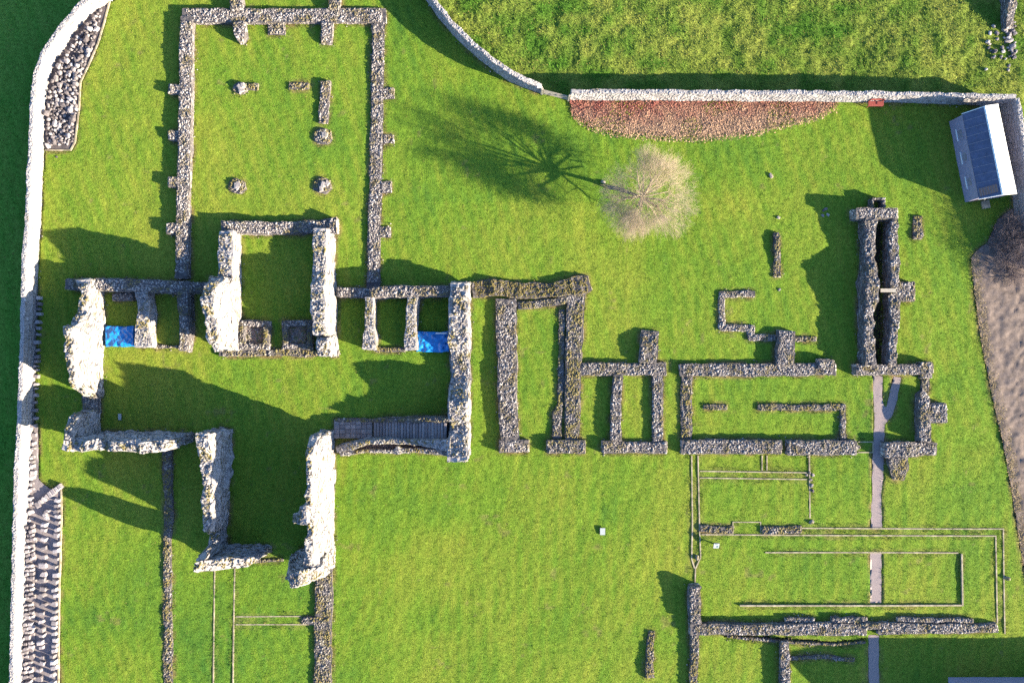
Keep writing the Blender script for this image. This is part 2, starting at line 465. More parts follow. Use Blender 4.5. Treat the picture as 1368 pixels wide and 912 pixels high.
# ================================================================== the abbey: eastern arm (top left of the photo)
hL = 0.6
def butt(x, y, h, w=13, d=16, horiz=True):
    return ('buttress', [(x - d / 2, y, h), (x + d / 2, y, h)] if horiz else [(x, y - d / 2, h), (x, y + d / 2, h)], w)
low('low grey rubble wall with square stubs along its outer side, left side of the presbytery lawn',
    [(249, 22, hL), (246, 190, hL), (243, 300, hL), (243, 372, 0.7)], 17, extra=[
    butt(233, 119, 0.5), butt(232, 181, 0.45, 14, 13), butt(233, 243, 0.6), butt(231, 305, 0.6, 14, 17)])
low('low grey rubble wall with square stubs along its outer side, right of the presbytery lawn',
    [(505, 24, 0.2), (503, 190, 0.14), (500, 300, 0.14), (499, 384, 0.2)], 17, extra=[
    butt(519, 125, 0.14, 15, 15), butt(519, 186, 0.14, 13, 14), butt(516, 250, 0.14, 16, 13, ), butt(515, 310, 0.14, 15, 13)])
low('low grey wall across the very top of the presbytery, with two round ended responds',
    [(243, 21, 0.5), (380, 21, 0.4), (515, 21, 0.28)], 19, extra=[
    ('respond', [(319, 30, 0.7), (321, 48, 0.7, 15), (321, 56, 0.5, 7)], 16),
    ('respond', [(437, 30, 0.5), (436, 50, 0.5, 15), (436, 59, 0.25, 14)], 16),
    ('buttress', [(316, 12, 0.7), (315, -12, 0.7)], 16), ('buttress', [(446, 12, 0.6), (447, -12, 0.6)], 15)])
low('flat low slab of grey stone against the inside of the top presbytery wall',
    [(358, 39, 0.12), (381, 39, 0.12)], 15, name='stone_slab', cat='slab', rag=0.01)

def pier(label, x, y, r, h, mat='grey'):
    """round rubble stump of a pier with a few dressed blocks left on it"""
    c = W(x, y, h); t = thing('pier_stump', label, 'column stump', (c[0], c[1], 0))
    q = random.Random(int(x * 3 + y))
    masonry('footing', t, strip([(x - r * 1.0, y, h * .35, r * 1.0), (x - r * .45, y, h * .55, r * 1.75), (x + r * .35, y + 1, h * .6, r * 1.8), (x + r * .95, y, h * .3, r * 1.0)], 10), 'moss', 0.22, 0.08)
    for k in range(4):
        a = q.uniform(0, 6.28); d = r * S * q.uniform(.05, .5); l = q.uniform(.2, .32); w_ = q.uniform(.16, .24)
        v, f = box_vf(-l, l, -w_, w_, 0.0, h * q.uniform(.9, 1.25), 0.06); v = [(a_ + q.uniform(-.04, .04), b_ + q.uniform(-.04, .04), z_) for a_, b_, z_ in v]
        o = link('block', mesh('block', v, f), M[mat], t); o.location = (d * math.cos(a), d * math.sin(a), 0.0); o.rotation_euler.z = q.uniform(0, 3)
    return t
pier('round pier stump beside the upper left slab inside the presbytery', 321, 117, 9, 0.38)
pier('lone round pier stump standing lower left in the presbytery', 317, 248, 11, 0.3)
pier('lone round pier stump with shadow hollow standing lower right in the presbytery', 431, 247, 12, 0.32)
pier('round pier stump at the lower end of the short inner presbytery wall', 431, 181, 12, 0.32)
low('narrow stone slab just right of the upper left pier stump', [(331, 116, 0.1), (345, 116, 0.1)], 9, 'moss', 'grave_slab', 'slab', rag=0.02, cell=0.2)
low('narrow stone slab with hollows left of the short inner wall', [(386, 115, 0.1), (413, 115, 0.1)], 9, 'moss', 'grave_slab', 'slab', rag=0.02, cell=0.2)
low('short pale stone screen wall running down inside the presbytery', [(435, 108, 0.4, 14), (434, 140, 0.2, 12), (432, 143, 0.3, 13), (432, 164, 0.25, 12)], 12)

# ------------------------------------------------------------------ choir box
low('thick rubble wall closing the top of the stone choir enclosure', [(296, 304, 0.9, 17), (380, 304, 0.6, 16), (420, 303, 0.6, 17), (450, 301, 0.9, 20)], 17, 'grey', rag=0.1)
tall('left wall of the choir enclosure with a bright inner face',
     [(301, 312, 323, 312, 1.6, 0, 3), (302, 345, 323, 345, 1.8, 0, 3), (303, 384, 323, 384, 2.1, 0, 2), (306, 466, 322, 466, 1.2, 0, 2)], rag=0.1)
tall('tall pale broken masonry pier at the lower left of the choir enclosure',
     [(299, 376, 322, 376, 3.6, 2, 3), (302, 390, 322, 390, 5.2, 3, 3), (303, 408, 322, 408, 5.7, 1, 4), (304, 432, 321, 432, 5.1, 0, 4), (303, 452, 321, 452, 4.7, 1, 3), (306, 465, 319, 465, 3.6, 2, 3)],
     name='crossing_pier', cat='pier')
tall('right wall of the choir enclosure, stepped, its outer face sunlit',
     [(424, 308, 449, 308, 1.3, 0, 8), (424, 350, 448, 350, 1.45, 0, 8), (424, 366, 448, 366, 1.5, 0, 8), (425, 384, 449, 384, 2.5, 0, 7), (427, 410, 451, 410, 2.9, 0, 6), (428, 447, 450, 447, 2.5, 0, 5)], rag=0.14)
tall('broken stone pier with a hollow at the lower right of the choir enclosure',
     [(431, 447, 451, 447, 1.9, 1, 1), (432, 455, 451, 455, 2.7, 3, 3), (431, 473, 452, 473, 2.3, 2, 3)], name='crossing_pier', cat='pier')
def stair_base(label, x0, x1, y0, y1):
    a = W(x0, y0, 0.7); b = W(x1, y1, 0.7)
    t = thing('altar_platform', label, 'platform', ((a[0] + b[0]) / 2, (a[1] + b[1]) / 2, 0))
    for p in ([(x0, y0 + 4, .75), (x1, y0 + 4, .75)], [(x0, y1 - 4, .6), (x1, y1 - 4, .6)]):
        masonry('side', t, strip(p, 8), 'grey', 0.25, 0.04)
    for p in ([(x0 + 4, y0 + 8, .75), (x0 + 4, y1 - 8, .7)], [(x1 - 4, y0 + 8, .75), (x1 - 4, y1 - 8, .7)]):
        masonry('side', t, strip(p, 8), 'moss', 0.25, 0.04)
    masonry('fill', t, strip([(x0 + 8, (y0 + y1) / 2, .3), (x1 - 8, (y0 + y1) / 2, .3)], y1 - y0 - 16), 'moss', 0.25, 0.05, core='brick')
stair_base('hollow square stone platform at the lower left inside the choir enclosure', 319, 359, 428, 467)
stair_base('hollow square stone platform at the lower right inside the choir enclosure', 377, 417, 428, 467)
low('long low stone plinth along the bottom of the choir enclosure', [(293, 471, 0.3), (360, 471, 0.3), (452, 472, 0.3)], 9, 'moss', 'stone_plinth', 'plinth')

# ------------------------------------------------------------------ left transept
low('low dark rubble wall running left from the choir above the left blue tarpaulin', [(87, 379, 1.3, 14), (150, 380, 1.5, 17), (200, 382, 1.4, 17), (253, 384, 1.3, 16)], 16)
low('short shaded wall between the left presbytery corner and the choir pier', [(253, 384, 0.9), (300, 384, 0.9)], 14)
low('stubby dividing wall with a bright end right of the left blue tarpaulin', [(188, 389, 1.4, 15), (192, 420, 1.4, 16), (190, 440, 1.2, 20), (191, 463, 0.9, 24)], 16, 'pale', rag=0.12)
low('narrow dividing wall ending in a broken stump, left of the choir pier', [(243, 389, 1.4, 15), (246, 440, 1.2, 14), (245, 468, 0.7, 13)], 15, rag=0.1)
low('thin stone sill edging the second left chapel', [(203, 463, 0.16), (240, 463, 0.16)], 4, 'moss', 'stone_sill', 'sill', rag=0.01, cell=0.2)
low('ledge of dark stone at the back of the left tarpaulin chapel', [(150, 396, 0.5), (178, 396, 0.5)], 10, name='stone_ledge', cat='ledge')
tall('tall white sunlit wall with a ragged bulging edge, far left of the church',
     [(116, 376, 139, 376, 1.9, 0, 3), (122, 392, 140, 392, 2.0, 2, 4), (124, 415, 140, 415, 2.2, 2, 4), (124, 430, 140, 430, 3.2, 0, 5), (126, 445, 140, 445, 4.7, -2, 4),
      (127, 470, 139, 470, 4.4, 0, 2), (128, 500, 138, 500, 4.3, 0, 2), (127, 512, 138, 512, 4.0, 0, 3), (124, 530, 137, 530, 1.2, 2, 3)])
low('low dark sill filling the gap in the far left church wall', [(121, 528, 0.4), (121, 552, 0.4)], 22, name='stone_sill', cat='sill')
tall('thick ragged corner wall, lower left corner of the church',
     [(116, 550, 134, 550, 2.4, 2, 6), (117, 562, 134, 562, 3.4, 0, 7), (120, 577, 134, 577, 4.2, 0, 5)])
tall('long tall wall with a pale crumbling top, lower edge of the left transept',
     [(121, 576, 121, 595, 4.3, 3, 1), (160, 576, 160, 594, 4.2, 4, 1), (178, 576, 178, 593, 3.9, 4, 2), (186, 576, 186, 595, 4.4, 4, 1), (225, 575, 225, 594, 4.4, 5, 0), (246, 576, 246, 593, 4.2, 4, 1), (258, 577, 258, 590, 3.2, 2, 1)])

# ------------------------------------------------------------------ nave
tall('tall left wall of the nave with a leaning yellowish top',
     [(287, 573, 311, 573, 4.6, 0, 6), (291, 585, 311, 585, 4.6, -1, 5), (293, 605, 310, 605, 3.7, 0, 4), (293, 640, 309, 640, 3.8, 0, 4), (293, 680, 307, 680, 3.6, 0, 3), (292, 698, 306, 698, 3.4, 1, 3), (292, 704, 306, 704, 2.0, 1, 3), (292, 718, 305, 718, 2.0, 1, 3), (290, 728, 305, 728, 4.6, 0, 4)])
tall('jagged stub of the church front at the foot of the left nave wall',
     [(290, 728, 290, 744, 5.0, 4, 0), (305, 728, 305, 744, 4.5, 4, 0), (322, 728, 322, 743, 3.8, 4, 1), (345, 728, 345, 741, 3.2, 3, 1), (360, 729, 360, 738, 1.5, 2, 2)])
tall('tallest sunlit white wall, right side of the nave, with a broken bracket',
     [(430, 576, 447, 576, 5.0, 3, 4), (431, 592, 447, 592, 6.6, 3, 6), (432, 625, 447, 625, 6.4, 3, 6), (432, 660, 447, 660, 6.2, 3, 6), (432, 690, 447, 690, 6.0, 2, 6), (430, 715, 447, 715, 6.0, 1, 5), (428, 735, 447, 735, 6.1, 0, 4)],
     extra=[('bracket', [(437, 655, 437, 676, 6.7, 1, 1), (428, 660, 428, 679, 6.6, 1, 1), (418, 666, 418, 679, 6.0, 1, 1)])])
tall('jagged white stub of the church front at the foot of the right nave wall',
     [(447, 727, 447, 753, 5.4, 3, 7), (436, 727, 436, 758, 7.2, 3, 10), (424, 728, 424, 758, 7.3, 3, 9), (413, 729, 413, 757, 6.2, 5, 5), (404, 732, 404, 752, 4.2, 4, 2), (399, 734, 399, 746, 2.2, 2, 2)])
low('rubble topped low wall running down from the tallest white wall', [(433, 752, 0.25), (432, 830, 0.22), (431, 930, 0.22)], 23, 'moss', rag=0.07)
low('thin line of dark stones running down left of the nave', [(222, 598, 0.4), (225, 690, 0.2), (224, 720, 0.08, 11), (223, 755, 0.2, 12), (224, 775, 0.1, 11), (226, 795, 0.05, 9), (223, 812, 0.2, 11), (224, 840, 0.2, 11), (225, 865, 0.06), (225, 930, 0.05)], 12, 'moss', rag=0.12, cell=0.24)
low('thin stone threshold across the mouth of the nave', [(336, 750, 0.12), (378, 748, 0.12)], 4, 'moss', 'threshold', 'threshold', rag=0.01, cell=0.2)
low('small rubble stub against the long low wall below the nave', [(404, 828, 0.12), (421, 828, 0.2)], 10, 'moss', 'stone_stub', 'stones', rag=0.1)

# ------------------------------------------------------------------ right transept with the stairs
low('shaded wall linking the choir to the right chapels', [(450, 390, 0.9), (500, 391, 0.9)], 13)
low('rubble wall along the back of the two right chapels', [(494, 390, 1.5, 15), (550, 389, 1.7, 15), (604, 388, 1.8, 14)], 15, rag=0.1)
low('pale wall with a square end block left of the empty right chapel', [(493, 397, 1.4, 12), (494, 440, 1.3, 12), (494, 448, 1.2, 18), (493, 466, 1.0, 19)], 13, 'pale')
low('pale dividing wall left of the right blue tarpaulin', [(551, 397, 1.6, 15), (549, 430, 1.5, 13), (548, 450, 1.4, 16), (549, 467, 1.3, 18)], 14, 'pale')
low('stone sill along the front of the two right chapels', [(503, 467, 0.2), (541, 467, 0.2)], 6, 'moss', 'stone_sill', 'sill', rag=0.01, cell=0.2)
tall('high uneven wall on the right side of the right transept',
     [(602, 380, 629, 380, 2.0, 2, 2), (601, 420, 629, 420, 2.3, 3, 2), (600, 458, 629, 458, 2.0, 2, 2), (602, 472, 628, 472, 1.0, 2, 1), (602, 504, 628, 504, 0.7, 1, 1), (601, 515, 628, 515, 2.0, 2, 1), (600, 534, 628, 534, 3.1, 3, 1),
      (601, 556, 628, 556, 2.6, 2, 1), (601, 566, 628, 566, 2.3, 2, 1), (602, 585, 628, 585, 3.2, 1, 1), (603, 606, 628, 606, 3.9, 0, 1)], rag=0.18)
low('pale wall with two dark reddish recesses below the night stairs', [(450, 601, 0.8, 8), (470, 596, 1.6, 10), (492, 590, 1.9, 7), (525, 590, 1.9, 6), (560, 592, 2.2, 9), (601, 596, 3.4, 17)], 10, 'pale', rag=0.1)
low('crumbling outer skin of masonry below the night stairs', [(455, 606, 0.5, 6), (490, 602, 0.9, 5), (527, 603, 0.9, 5), (531, 600, 1.1, 13), (536, 601, 1.0, 8), (553, 601, 1.0, 6), (604, 605, 1.6, 9)], 6, 'pale', rag=0.06, cell=0.24)
M['redfill'] = stone_mat('reddish_rubble', (0.09, 0.05, 0.045), (0.19, 0.115, 0.095), (0.30, 0.22, 0.19), 0.1)
low('reddish rubble fill lying in the recesses below the night stairs', [(482, 597, 0.5, 7), (515, 597, 0.5, 8), (552, 597, 0.55, 6), (575, 600, 0.7, 4)], 7, 'redfill', 'rubble_fill', 'rubble', rag=0.06, cell=0.24)
def night_stairs():
    c = W(525, 572); t = thing('stone_staircase', 'broad shaded stone staircase of narrow steps inside the right transept', 'staircase', (c[0], c[1], 0))
    y0, y1 = W(0, 585)[1], W(0, 560)[1]
    n = 24; xa, xb = W(500, 0)[0], W(600, 0)[0]
    for k in range(n):
        x0 = xa + (xb - xa) * k / n; x1 = xa + (xb - xa) * (k + 1) / n; z = 0.2 + 2.1 * (k + 1) / n
        v, f = box_vf(x0 - c[0], x1 - c[0] - 0.025, y0 - c[1] + rnd.uniform(-.03, .03), y1 - c[1] + rnd.uniform(-.05, .05), 0 if k % 2 else -0.01, z + rnd.uniform(-.04, .04), 0.05)
        link('step', mesh('step', v, f), M['tread'], t)
    xa, xb = W(447, 0)[0], W(498, 0)[0]
    for i in range(7):
        for j in range(4):
            x0 = xa + (xb - xa) * i / 7; x1 = xa + (xb - xa) * (i + 1) / 7 - 0.015
            q0 = y0 + (y1 - y0) * j / 4; q1 = y0 + (y1 - y0) * (j + 1) / 4 - 0.015
            v, f = box_vf(x0 - c[0], x1 - c[0], q0 - c[1], q1 - c[1], -.02, 0.26 + rnd.uniform(-.06, .06), 0.04)
            link('paving_slab', mesh('paving_slab', v, f), M['tread'], t)
    masonry('rubble_edge', t, strip([(497, 561.5, 0.4, 5), (550, 561.5, 1.5, 7), (601, 561.5, 2.5, 6)], 6), 'moss', 0.26, 0.1)
    masonry('rubble_edge', t, strip([(448, 561, 0.3, 4), (470, 561.5, 0.32, 6), (496, 561, 0.3, 4)], 5), 'moss', 0.24, 0.05)
    stamp(solid, [W(447, 585), W(600, 585), W(600, 560), W(447, 560)])
night_stairs()

# ------------------------------------------------------------------ chapter house range
low('overgrown brownish rubble bank along the top of the chapter house', [(632, 387, 0.35, 20), (660, 384, 0.4, 22), (700, 388, 0.25, 20), (740, 387, 0.4, 20), (772, 382, 0.4, 26), (787, 378, 0.3, 22)], 18, 'turfy', rag=0.16)
low('short stepped stones inside the top end of the chapter house', [(692, 408, 0.25, 10), (735, 404, 0.3, 10), (762, 400, 0.35, 9)], 10, 'moss', 'stone_ledge', 'ledge')
low('broad grey wall on the left of the chapter house lawn', [(676, 400, 0.25, 28), (676, 440, 0.3, 27), (678, 475, 0.5, 26), (678, 530, 0.5, 25), (681, 588, 0.5, 24)], 26, rag=0.08,
    extra=[('end_block', [(667, 596, 0.6), (706, 596, 0.45)], 17)])
low('long brown topped wall on the right of the chapter house lawn', [(770, 385, 0.3, 24), (768, 440, 0.28, 23), (766, 483, 0.4, 22), (765, 550, 0.28, 21), (764, 588, 0.28, 17)], 22, 'moss', rag=0.06,
    extra=[('end_block', [(731, 597, 0.5), (782, 597, 0.5)], 18)])
low('narrow broken bench along the right side of the chapter house lawn', [(751, 415, 0.16, 8), (749, 540, 0.14, 8), (744, 552, 0.14, 13), (745, 586, 0.14, 12)], 8, 'moss', 'stone_bench', 'ledge', rag=0.08)
low('grey rubble wall crossing right from the brown topped wall', [(777, 493, 0.42, 17), (830, 493, 0.4, 16), (890, 493, 0.4, 17)], 17,
    extra=[('buttress', [(866, 484, 0.6), (868, 460, 0.65), (868, 442, 0.2)], 23)])
low('left side wall of the small roofless stone room', [(826, 501, 0.5, 13), (823, 540, 0.5, 13), (823, 588, 0.5, 15)], 14)
low('right side wall of the small roofless stone room', [(879, 501, 0.32, 14), (879, 590, 0.32, 14)], 14)
low('bottom wall of the small roofless stone room', [(804, 597, 0.5, 17), (850, 598, 0.35, 14), (891, 598, 0.4, 16)], 16)

# ------------------------------------------------------------------ refectory and the pieces above it
low('long grey rubble wall along the top of the refectory lawn', [(908, 494, 0.32, 17), (1000, 494, 0.36, 17), (1117, 493, 0.4, 16)], 17,
    extra=[('buttress', [(1049, 488, 0.6), (1050, 465, 0.65), (1051, 442, 0.4)], 23), ('buttress', [(1093, 486, 0.6), (1114, 487, 0.6)], 14)])
low('mossy low wall on the left of the refectory lawn', [(917, 503, 0.15), (917, 588, 0.15)], 15, 'moss', rag=0.1)
low('left half of the grey wall along the bottom of the refectory lawn', [(911, 597, 0.4), (1044, 597, 0.55)], 19)
low('right half of the grey wall along the bottom of the refectory lawn', [(1052, 598, 0.5), (1144, 598, 0.42)], 20)
low('small stones set in grass beyond the right end of the refectory wall', [(1136, 596, 0.15, 8), (1148, 598, 0.12, 6)], 7, 'moss', 'stone_stub', 'stones')
low('short thin stone kerb alone in the refectory lawn', [(941, 543, 0.1), (971, 544, 0.1)], 7, 'moss', 'stone_bench', 'ledge', cell=0.22)
low('long thin stone bench turning a corner in the refectory lawn', [(1013, 544, 0.12), (1126, 544, 0.12), (1127, 588, 0.16)], 8, 'moss', 'stone_bench', 'ledge', cell=0.22)
low('thin stone footing bent round three sides above the refectory', [(1008, 393, 0.15), (964, 393, 0.15), (964, 437, 0.15), (1004, 438, 0.16), (1004, 451, 0.2), (1040, 451, 0.16)], 8, 'grey', 'wall_footing', 'footing', cell=0.22)
low('short thin stone footing right of the refectory chimney block', [(1060, 452, 0.1), (1091, 453, 0.1)], 7, 'moss', 'wall_footing', 'footing', cell=0.22)
low('short rounded line of stones standing alone in the upper right lawn', [(1038, 312, 0.35, 7), (1039, 345, 0.25, 9), (1039, 369, 0.15, 10)], 9, 'moss', 'wall_stub', 'stones', rag=0.12, cell=0.24)

# ------------------------------------------------------------------ drain block at the right
low('massive left wall of the deep dark drain', [(1164, 292, 1.3, 16), (1162, 312, 1.2, 14), (1162, 345, 1.05, 13), (1164, 365, 1.3, 15), (1166, 380, 1.7, 19), (1165, 400, 1.6, 17), (1161, 420, 1.25, 13), (1162, 450, 1.35, 14), (1164, 488, 1.2, 16)], 17, rag=0.22)
low('broken right wall of the deep dark drain', [(1194, 292, 1.1, 10), (1195, 345, 1.2, 13), (1196, 385, 1.2, 14), (1195, 440, 1.1, 11), (1191, 488, 1.0, 12)], 13, rag=0.22,
    extra=[('buttress', [(1200, 389, 0.9), (1223, 389, 0.8)], 26)])
low('end wall at the top of the deep dark drain', [(1144, 285, 1.4, 14), (1199, 285, 1.2, 15)], 14)
low('tiny open stone box on top of the drain', [(1166, 278, 0.8), (1166, 266, 0.8), (1181, 266, 0.8), (1181, 278, 0.8)], 3, name='stone_cistern', cat='cistern', cell=0.18, rag=0.01)
low('grey wall across the bottom of the deep dark drain', [(1144, 494, 0.9, 14), (1190, 494, 0.6, 13), (1247, 492, 0.55, 14)], 14,
    extra=[('buttress', [(1238, 484, 0.6), (1238, 505, 0.45)], 16)])
o = thing('foot_bridge', 'small pale plank spanning the deep dark drain', 'plank bridge', (*W(1186, 388, 1.2), 1.2))
box('plank', -0.75, 0.75, -0.17, 0.0, 0.02, 0.09, M['wood'], o); box('plank', -0.75, 0.75, 0.015, 0.18, 0.02, 0.09, M['wood'], o)
low('narrow mossy block of masonry standing alone right of the drain', [(1226, 288, 0.15), (1226, 319, 0.15)], 13, 'moss', 'wall_stub', 'stones', rag=0.1)
low('rubble wall at the right of the forked path with a square projection', [(1238, 524, 0.35, 12), (1236, 530, 0.9, 14), (1236, 590, 0.9, 15)], 14, rag=0.12,
    extra=[('buttress', [(1242, 553, 0.8), (1265, 552, 0.8)], 26)])
low('faint footing joining the path wall to the drain', [(1237, 504, 0.1), (1235, 526, 0.1)], 12, 'moss', 'wall_footing', 'footing')
low('thick rubble block beside the gravel path, lower right corner', [(1182, 601, 0.7, 20), (1215, 600, 0.7, 20), (1251, 600, 0.5, 17)], 19, rag=0.12,
    extra=[('stub', [(1200, 608, 0.6, 27), (1202, 625, 0.4, 25), (1200, 641, 0.1, 16)], 25, 'moss')])

# ------------------------------------------------------------------ lower right ranges
low('low stone run right of the twin kerb lines, above the white sign', [(937, 706, 0.16), (980, 708, 0.12)], 9, 'moss', 'wall_footing', 'footing', rag=0.08, cell=0.22)
low('second low stone run with a stone fallen forward, right of the white sign', [(1018, 709, 0.14), (1070, 708, 0.14)], 10, 'moss', 'wall_footing', 'footing', rag=0.1, cell=0.22)
low('tall narrow rubble stub at the left end of the lower range', [(929, 784, 0.9, 15), (929, 800, 0.8, 15), (930, 832, 0.7, 15)], 15, rag=0.14)
low('long grey wall along the lower range, left of the path', [(922, 840, 0.55, 15), (1010, 841, 0.55, 14), (1090, 840, 0.5, 16), (1158, 841, 0.45, 16)], 15)
low('long grey wall along the lower range, right of the path', [(1174, 840, 0.45, 16), (1260, 840, 0.45, 13), (1333, 839, 0.4, 12)], 14)
low('short bridge of stones over the path opening in the lower range', [(1155, 836.5, 0.5), (1177, 836.5, 0.5)], 8, name='wall_arch', cat='arch', cell=0.24)
low('thin dark ledge of stones on the upper side of the lower range, left', [(1050, 828, 0.3), (1088, 828, 0.3)], 6, name='stone_ledge', cat='ledge', cell=0.22)
low('thin dark ledge of stones on the upper side of the lower range, middle', [(1112, 828, 0.35), (1158, 828, 0.35)], 7, name='stone_ledge', cat='ledge', cell=0.22)
low('thin dark ledge of stones on the upper side of the lower range, right', [(1200, 828, 0.35), (1300, 829, 0.3)], 6, name='stone_ledge', cat='ledge', cell=0.22)
low('narrow wall running off the bottom edge below the rubble stub', [(928, 846, 0.4, 11), (927, 930, 0.25, 11)], 11, 'moss')
low('narrow grey wall running off the bottom edge left of the path', [(1049, 858, 0.5, 12), (1050, 930, 0.5, 13)], 12)
low('isolated mossy stub of wall near the bottom edge, left of the lower range', [(870, 842, 0.1, 7), (868, 868, 0.2, 10), (868, 906, 0.25, 12)], 10, 'moss', 'wall_stub', 'stones', rag=0.12)
low('thin line of stones below the drain channel', [(1058, 879, 0.15), (1100, 877, 0.15), (1141, 881, 0.15)], 5, 'moss', 'wall_footing', 'footing', cell=0.22)
low('stone lip of the narrow drain channel', [(972, 850, 0.14), (1048, 857, 0.14), (1110, 861, 0.14), (1156, 858, 0.14)], 3.5, 'moss', 'channel_edge', 'edging', cell=0.22, rag=0.03)

# ------------------------------------------------------------------ boundary walls
def bwall(label, base, hs, w=0.4, z0=-0.12, name='boundary_wall', inner=True, mat='drystone', rag=0.05):
    """base: photo px of the inner foot of the wall; the wall's thickness lies on the outer side (left of the walking direction)"""
    P = [np.array(W(*p)) for p in base]; st = []
    for i in range(len(P)):
        a = P[min(i + 1, len(P) - 1)] - P[max(i - 1, 0)]; a = a / np.linalg.norm(a); n = np.array((-a[1], a[0]))
        h = hs[i] if isinstance(hs, (list, tuple)) else hs
        st.append((tuple(P[i]), tuple(P[i] + n * w), h, 0.02, 0.02))
    t = thing(name, label, 'wall', root_at(st))
    masonry('masonry', t, st, mat, 0.32, rag, z0=z0, top_rise=(0.02, 0.06), side_rise=(0.01, 0.035))
    return t
LEFT = [(30, 960), (33, 912), (36, 800), (40, 640), (44, 569), (47, 483), (51, 353), (55, 292), (59, 200), (61, 141), (66, 108), (75, 81), (90, 60), (103, 40), (123, 19), (150, 0), (175, -22)]
bwall('long curving pale boundary wall down the left edge, its inner face sunlit', LEFT[::-1][::-1], 1.65, 0.45, -1.75)
CURVE = [(545, -40), (571, 3), (586, 24), (606, 48), (630, 71), (656, 92), (681, 109), (706, 120), (722, 125)]
bwall('curved grey boundary wall sweeping down to the wooden gate', CURVE, [2.1, 2.1, 2.1, 2.1, 2.1, 2.1, 2.0, 1.8, 1.5], 0.42)
bwall('long straight boundary wall behind the red leaf bed', [(761, 134), (900, 135), (1080, 136), (1200, 137), (1337, 142)], [1.9, 1.9, 1.9, 1.9, 2.1], 0.42)
bwall('tall dark boundary wall right of the shed', [(1336, 142), (1344, 200), (1352, 262), (1358, 310), (1366, 360)], [2.1, 2.2, 2.2, 2.0, 1.6], 0.42)
bwall('ruined field wall ending in a tumble of stones, top right corner', [(1333, -40), (1335, 10), (1338, 42)], [1.6, 1.5, 0.7], 0.7, mat='grey', rag=0.15)

# ================================================================== sheets: paths, beds, tracks
paths_poly = []
def sheet(name, poly_px, mat, z=0.0, dip=0.07, kind='structure', res=0.25, rough=0.02, grass=True):
    poly = [W(*p) for p in poly_px]
    stamp(solid, poly, 1.0); paths_poly.append((poly, dip))
    P = np.array(poly); lo = np.maximum(P.min(0), (-62, -46)); hi = np.minimum(P.max(0), (62, 46))
    xs = np.arange(lo[0] - 0.2, hi[0] + 0.4, 0.2); ys = np.arange(lo[1] - 0.2, hi[1] + 0.4, 0.2)
    X, Y = np.meshgrid(xs, ys, indexing='ij'); ins = in_poly(X, Y, poly)
    bd = np.full(X.shape, 1e9); BX = X.copy(); BY = Y.copy()
    for k in range(len(poly)):
        a, b = P[k], P[(k + 1) % len(poly)]; e = b - a; L2 = max(1e-9, float(e @ e))
        tt = np.clip(((X - a[0]) * e[0] + (Y - a[1]) * e[1]) / L2, 0, 1); qx = a[0] + e[0] * tt; qy = a[1] + e[1] * tt; dd = np.hypot(X - qx, Y - qy)
        k2 = dd < bd; bd = np.where(k2, dd, bd); BX = np.where(k2, qx, BX); BY = np.where(k2, qy, BY)
    wob = 0.10 * (vnoise(X, Y, 0.35, 62) - 0.5)
    X2 = np.where(ins, X, BX + wob); Y2 = np.where(ins, Y, BY + wob[::-1])
    Z = z + (vnoise(X, Y, 0.5, 61) - 0.5) * rough + (vnoise(X, Y, 0.22, 63) - 0.5) * rough * 0.5
    anyin = ins[:-1, :-1] | ins[1:, :-1] | ins[1:, 1:] | ins[:-1, 1:]
    n, m = X.shape; i = np.arange(n * m).reshape(n, m)
    F = np.stack([i[:-1, :-1], i[1:, :-1], i[1:, 1:], i[:-1, 1:]], -1)[anyin]
    used, inv = np.unique(F, return_inverse=True)
    V = np.stack([X2, Y2, Z], -1).reshape(-1, 3)[used]
    o = link(name, big_mesh(name, V, inv.reshape(-1, 4)), mat); o['kind'] = kind
    return o
sheet('gravel_path', [(1166, 502), (1179, 502), (1178.5, 530), (1180.5, 542), (1184, 545), (1194, 503), (1204, 504), (1197, 540), (1191, 556), (1182, 566), (1181, 610), (1180, 640), (1177, 660), (1178.5, 704), (1163.5, 704), (1165, 660), (1166, 600), (1168, 560)], M['gravel'])
sheet('gravel_path', [(1162.5, 738), (1177.5, 738), (1177.5, 805), (1162.5, 805)], M['gravel'])
sheet('gravel_path', [(1160, 848), (1174, 848), (1174.5, 930), (1161, 930)], M['gravel'])
TRACK = [(1297, 345), (1306, 333), (1319, 324), (1332, 293), (1350, 280), (1500, 280), (1500, 1000), (1400, 900), (1372, 780), (1363, 730), (1352, 660), (1343, 607), (1327, 537), (1312, 462), (1302, 394)]
sheet('dirt_track', TRACK, M['soil'], z=0.02, rough=0.15)
RUB = [(147, 0), (140, 30), (131, 60), (118, 90), (108, 110), (106, 150), (101, 190), (95, 201), (60, 201), (61, 141), (66, 108), (75, 81), (90, 60), (103, 40), (123, 19), (142, -4)]
sheet('stone_dust_bed', RUB, M['shade_bed'], z=0.05, rough=0.06)
LAP = [(36, 600), (51, 560), (52, 640), (70, 655), (82, 645), (83, 690), (80, 780), (78, 960), (30, 960), (33, 800)]
sheet('stone_dust_bed', LAP, M['bed'], z=0.05, rough=0.06)
LEAFBED = [(761, 134), (1120, 136), (1090, 150), (1050, 160), (1000, 172), (940, 178), (880, 176), (820, 172), (785, 160), (765, 147)]
M['litter'] = plain('leaf_litter', (0.19, 0.115, 0.08), 0.95, 6, 0.4, 0.8)
sheet('leaf_litter_bed', LEAFBED, M['litter'], z=0.03, rough=0.08)

